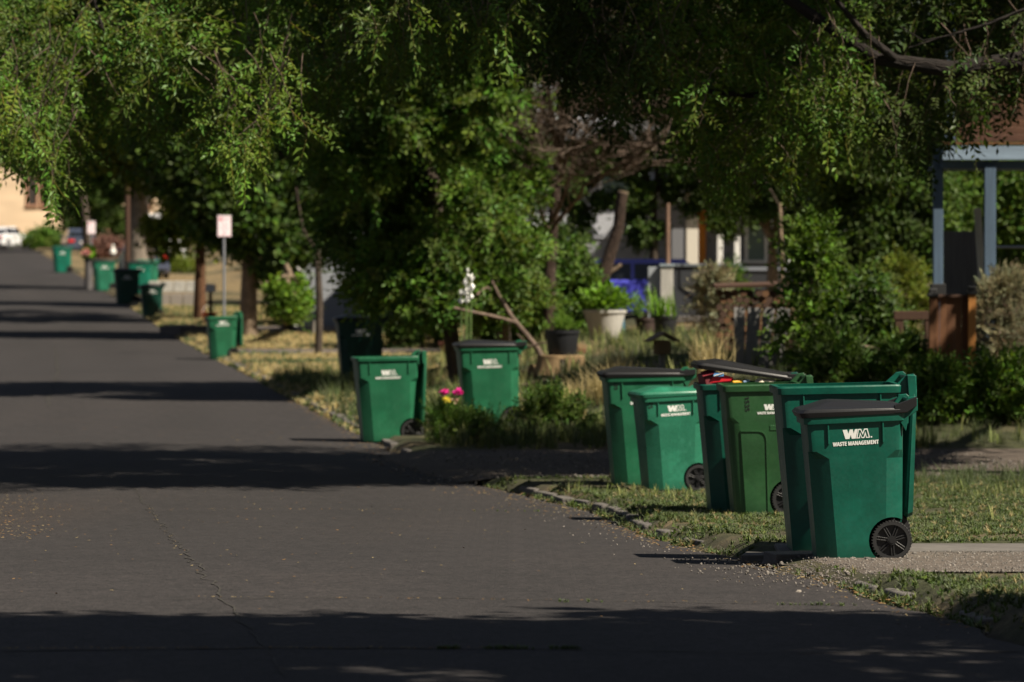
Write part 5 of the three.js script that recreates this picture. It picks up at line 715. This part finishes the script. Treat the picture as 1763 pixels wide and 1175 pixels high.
const turf = new Leaves([blade(9, 0.036, 1.1, 0.0035), blade(8, 0.048, 0.9, 0.0035)], gG), clover = new Leaves([clump(10, 0.024, 0.021, 0.8), clump(9, 0.02, 0.026, 0.5)], [leafMat(0.06, 0.095, 0.014), leafMat(0.045, 0.08, 0.014, 1)]), barley = new Leaves([blade(7, 0.19, 0.35, 0.006)], gP), tall = new Leaves([blade(10, 0.45, 0.5, 0.007), blade(9, 0.6, 0.4, 0.008)], gG), straw = new Leaves([blade(12, 0.75, 0.75, 0.006)], gS), dry = new Leaves([blade(9, 0.1, 0.9, 0.007)], gS), lawn2 = new Leaves([blade(9, 0.11, 0.8, 0.008)], gG);
const up = () => V(gauss() * 0.15, 1, gauss() * 0.15).normalize();
const vis = (x, d) => { const px = W / 2 + x * sc(d); return px > -60 && px < W + 420; };
for (let i = 0; i < 95000; i++) { const d = rr(23.5, 50.3), w = rr(-0.08, 10), x = edge(d) + w, n = fbm(x * 1.1, d * 1.1); if (!vis(x, d)) continue; const dv = drive(d); if (dv > 0.15 && (w > 0.2 || R() < 0.8)) continue; if (dv > 0.05 && R() < 0.4) continue; if (w < 0.3 && R() < 0.45) continue; if (n > 0.59 && R() < 0.88) continue; const p = G3(x, d, -0.004); (R() < 0.45 ? clover : turf).add(p, up(), rr(0.6, 1.25) * (w < 0.35 ? 1.3 : 1), rr(0.7, 1.3), rr(-0.1, 0.25)); if (R() < 0.035 + 0.2 * Math.max(0, n - 0.55)) dry.add(p, up(), rr(0.35, 0.7), rr(0.5, 0.9)); }
for (let i = 0; i < 1700; i++) { const d = rr(33, 50), w = rr(0.1, 6), x = edge(d) + w; if (!vis(x, d)) continue; const k = Math.exp(-(((d - 45.5) / 1.6) ** 2)) + 0.12 * Math.exp(-(((d - 38) / 2) ** 2)); if (R() > k * 0.6 * (0.3 + 1.4 * fbm(x * 2, d))) continue; barley.add(G3(x, d), up(), rr(0.35, 0.8), rr(0.7, 1.2)); }
for (let i = 0; i < 420; i++) { const d = rr(47.5, 50.2), x = rr(3.2, 6); tall.add(G3(x, d), up(), rr(0.15, 0.42), rr(0.5, 1)); }
for (let i = 0; i < 9000; i++) { const d = rr(57.8, 88), w = rr(0.15, 9), x = edge(d) + w; if (!vis(x, d)) continue; if (d < 62.5 && w < 1.0 && x < -0.7) continue; const n = fbm(x * 0.8 + 20, d * 0.5); if (n < 0.4 && R() < 0.7) continue; tall.add(G3(x, d), up(), rr(0.3, 0.85) * (w > 2.4 ? 0.5 : 0.8), rr(0.5, 1.15), rr(-0.1, 0.25)); if (R() < 0.12) barley.add(G3(x, d), up(), rr(0.8, 1.8), rr(0.7, 1.2)); }
for (let i = 0; i < 1300; i++) { const d = rr(57.7, 60.5), w = rr(0.5, 6.5), x = edge(d) + w; if (fbm(x * 1.5 + 3, d) < 0.42) continue; (R() < 0.22 ? barley : tall).add(G3(x, d), up(), rr(0.3, 0.75), rr(0.6, 1.3), rr(0, 0.3)); }
for (const [px, row, n, sx, s] of [[1040, 695, 34, 24, 0.85], [1065, 660, 20, 16, 0.8], [1225, 655, 12, 16, 1.0], [990, 700, 14, 20, 0.6]]) for (let i = 0; i < n; i++) { const p = hit(px + gauss() * sx, row + gauss() * 8, 57.8); straw.add(p, up(), s * rr(0.6, 1.2), rr(0.7, 1.2)); }
for (let i = 0; i < 26000; i++) { const d = rr(62, 150), w = rr(-0.1, d > 86 ? 8 : 3), x = edge(d) + w; if (!vis(x, d) || d > 103.4 && d < 107.3 || d > 122 && d < 128) continue; const n2 = fbm(x * 0.35 + 9, d * 0.35); if (d < 75 && R() < 0.7) continue; (R() < sm(0.25, 0.5, n2) * 0.9 ? dry : lawn2).add(G3(x, d, -0.01), up(), rr(0.6, 1.4), rr(0.7, 1.3)); }
const grassO = tag(new THREE.Group(), 'green lawn grass and clover growing on the verge beside the bins', 'grass', null, 'stuff'); grassO.name = 'lawn_grass'; scene.add(grassO); turf.build('blades', grassO); clover.build('clover', grassO); lawn2.build('blades', grassO);
const weedO = tag(new THREE.Group(), 'tall garden grass growing around the middle bins', 'grass', null, 'stuff'); weedO.name = 'tall_grass'; scene.add(weedO); tall.build('blades', weedO);
const strawO = tag(new THREE.Group(), 'dry straw-coloured grass and pale seed heads', 'grass', null, 'stuff'); strawO.name = 'dry_grass'; scene.add(strawO); straw.build('blades', strawO); dry.build('blades', strawO); barley.build('seed_heads', strawO);
{
  rng(508);
  const pebble = [0, 1, 2].map(k => { const g = new THREE.IcosahedronGeometry(1, 0), p = g.attributes.position; for (let i = 0; i < p.count; i++) { const q = 0.75 + 0.5 * vnoise(p.getX(i) * 3 + k * 9, p.getY(i) * 3 + p.getZ(i) * 5); p.setXYZ(i, p.getX(i) * q, p.getY(i) * q * 0.7, p.getZ(i) * q); } g.computeVertexNormals(); g.setAttribute('color', new THREE.BufferAttribute(new Float32Array(p.count * 3).fill(1), 3)); return g; });
  const P = new Leaves(pebble, [std(lin(0.19, 0.17, 0.15), 1, { vertexColors: true }), std(lin(0.12, 0.11, 0.1), 1, { vertexColors: true })]);
  for (let i = 0; i < 7000; i++) { const d = rr(27.6, 31.6), x = edge(d) + rr(-0.8, 3.4); if (x < edge(d) - 0.05 && R() < 0.55 + 0.6 * (edge(d) - x)) continue; if (!vis(x, d)) continue; P.add(G3(x, d, 0.012), rdir(), 0.006 * Math.exp(gauss() * 0.5) * (R() < 0.02 ? 2.6 : 1), rr(0.7, 1.3)); }
  for (let i = 0; i < 260; i++) { const d = rr(23, 48), w = -Math.abs(gauss()) * 0.6, x = edge(d) + w; P.add(G3(x, d, 0.007), rdir(), 0.006 * Math.exp(gauss() * 0.6), rr(0.7, 1.4)); }
  for (let i = 0; i < 1500; i++) { const d = rr(50, 57.5), x = edge(d) + rr(-0.6, 7); P.add(G3(x, d, 0.012), rdir(), 0.014 * Math.exp(gauss() * 0.6), rr(0.6, 1.3)); }
  const go = tag(new THREE.Group(), 'loose gravel and small stones on the driveways and road edge', 'gravel', null, 'stuff'); go.name = 'loose_gravel'; scene.add(go); P.build('stones', go);
  const st = thing('loose_stone', 'single pale pebble lying alone on the asphalt', 'stone', null, hit(1376, 1023)); mesh('stone', pebble[0].clone().scale(0.018, 0.016, 0.016).translate(0, 0.008, 0), M.stone, st); mesh('chip', pebble[1].clone().scale(0.006, 0.005, 0.006).translate(0.03, 0.004, 0.01), M.stone, st);
  const lf = [leafGeo([[M4(V(0, 0, 0), [1.5, 0, 0]), leafShape(0.035, 0.016, 0.2, 0.1), [1, 1, 1]]])], LT = new Leaves(lf, [std(lin(0.17, 0.095, 0.035), 1, { vertexColors: true, side: THREE.DoubleSide }), std(lin(0.19, 0.145, 0.07), 1, { vertexColors: true, side: THREE.DoubleSide })]);
  const litter = (d, x, s = 1) => LT.add(G3(x, d, 0.014), V(gauss() * 0.3, 1, gauss() * 0.3).normalize(), s * rr(0.5, 1.2), rr(0.6, 1.3));
  for (let i = 0; i < 380; i++) { const d = rr(35, 47) + gauss() * 1.5, px = Math.abs(gauss()) * 150 - 40; litter(d, (px - W / 2) / sc(d), 0.9); }
  for (let i = 0; i < 2200; i++) { const d = rr(24, 84), w = 0.02 - Math.abs(gauss()) * (d > 42 && d < 62 ? 0.7 : 0.3); litter(d, edge(d) + w); }
  for (let i = 0; i < 500; i++) { const d = rr(24, 66), x = edge(d) - rr(0, 7); litter(d, x, 0.8); }
  for (const [a, b, n] of [[hit(262, 885), hit(300, 940), 14], [hit(300, 940), hit(350, 1000), 7], [hit(0, 1123), hit(900, 1122), 200], [hit(0, 880), hit(900, 882), 70], [hit(350, 1033), hit(1450, 1046), 60]]) for (let i = 0; i < n; i++) { const p = a.clone().lerp(b, R()); litter(-p.z + gauss() * 0.03, p.x + gauss() * 0.03, 0.7); }
  const lo = tag(new THREE.Group(), 'fallen yellow and orange leaf litter on the asphalt', 'leaf litter', null, 'stuff'); lo.name = 'leaf_litter'; scene.add(lo); LT.build('leaves', lo);
  const MS = new Leaves([blade(8, 0.03, 1, 0.003)], gG); for (const [a, b, n] of [[hit(0, 1123), hit(1000, 1122), 500], [hit(420, 884), hit(930, 883), 70], [hit(350, 1034), hit(440, 1033), 60], [hit(960, 1040), hit(1480, 1047), 80]]) for (let i = 0; i < n; i++) { const p = a.clone().lerp(b, R()); if (fbm(p.x * 3, 7) < 0.5) continue; MS.add(G3(p.x, -p.z + gauss() * 0.02, 0.008), up(), rr(0.5, 1.1), rr(0.7, 1.1)); }
  const mo = tag(new THREE.Group(), 'weeds growing in the cracks across the asphalt', 'weeds', null, 'stuff'); mo.name = 'crack_weeds'; scene.add(mo); MS.build('blades', mo);
}
renderer.render(scene, camera);
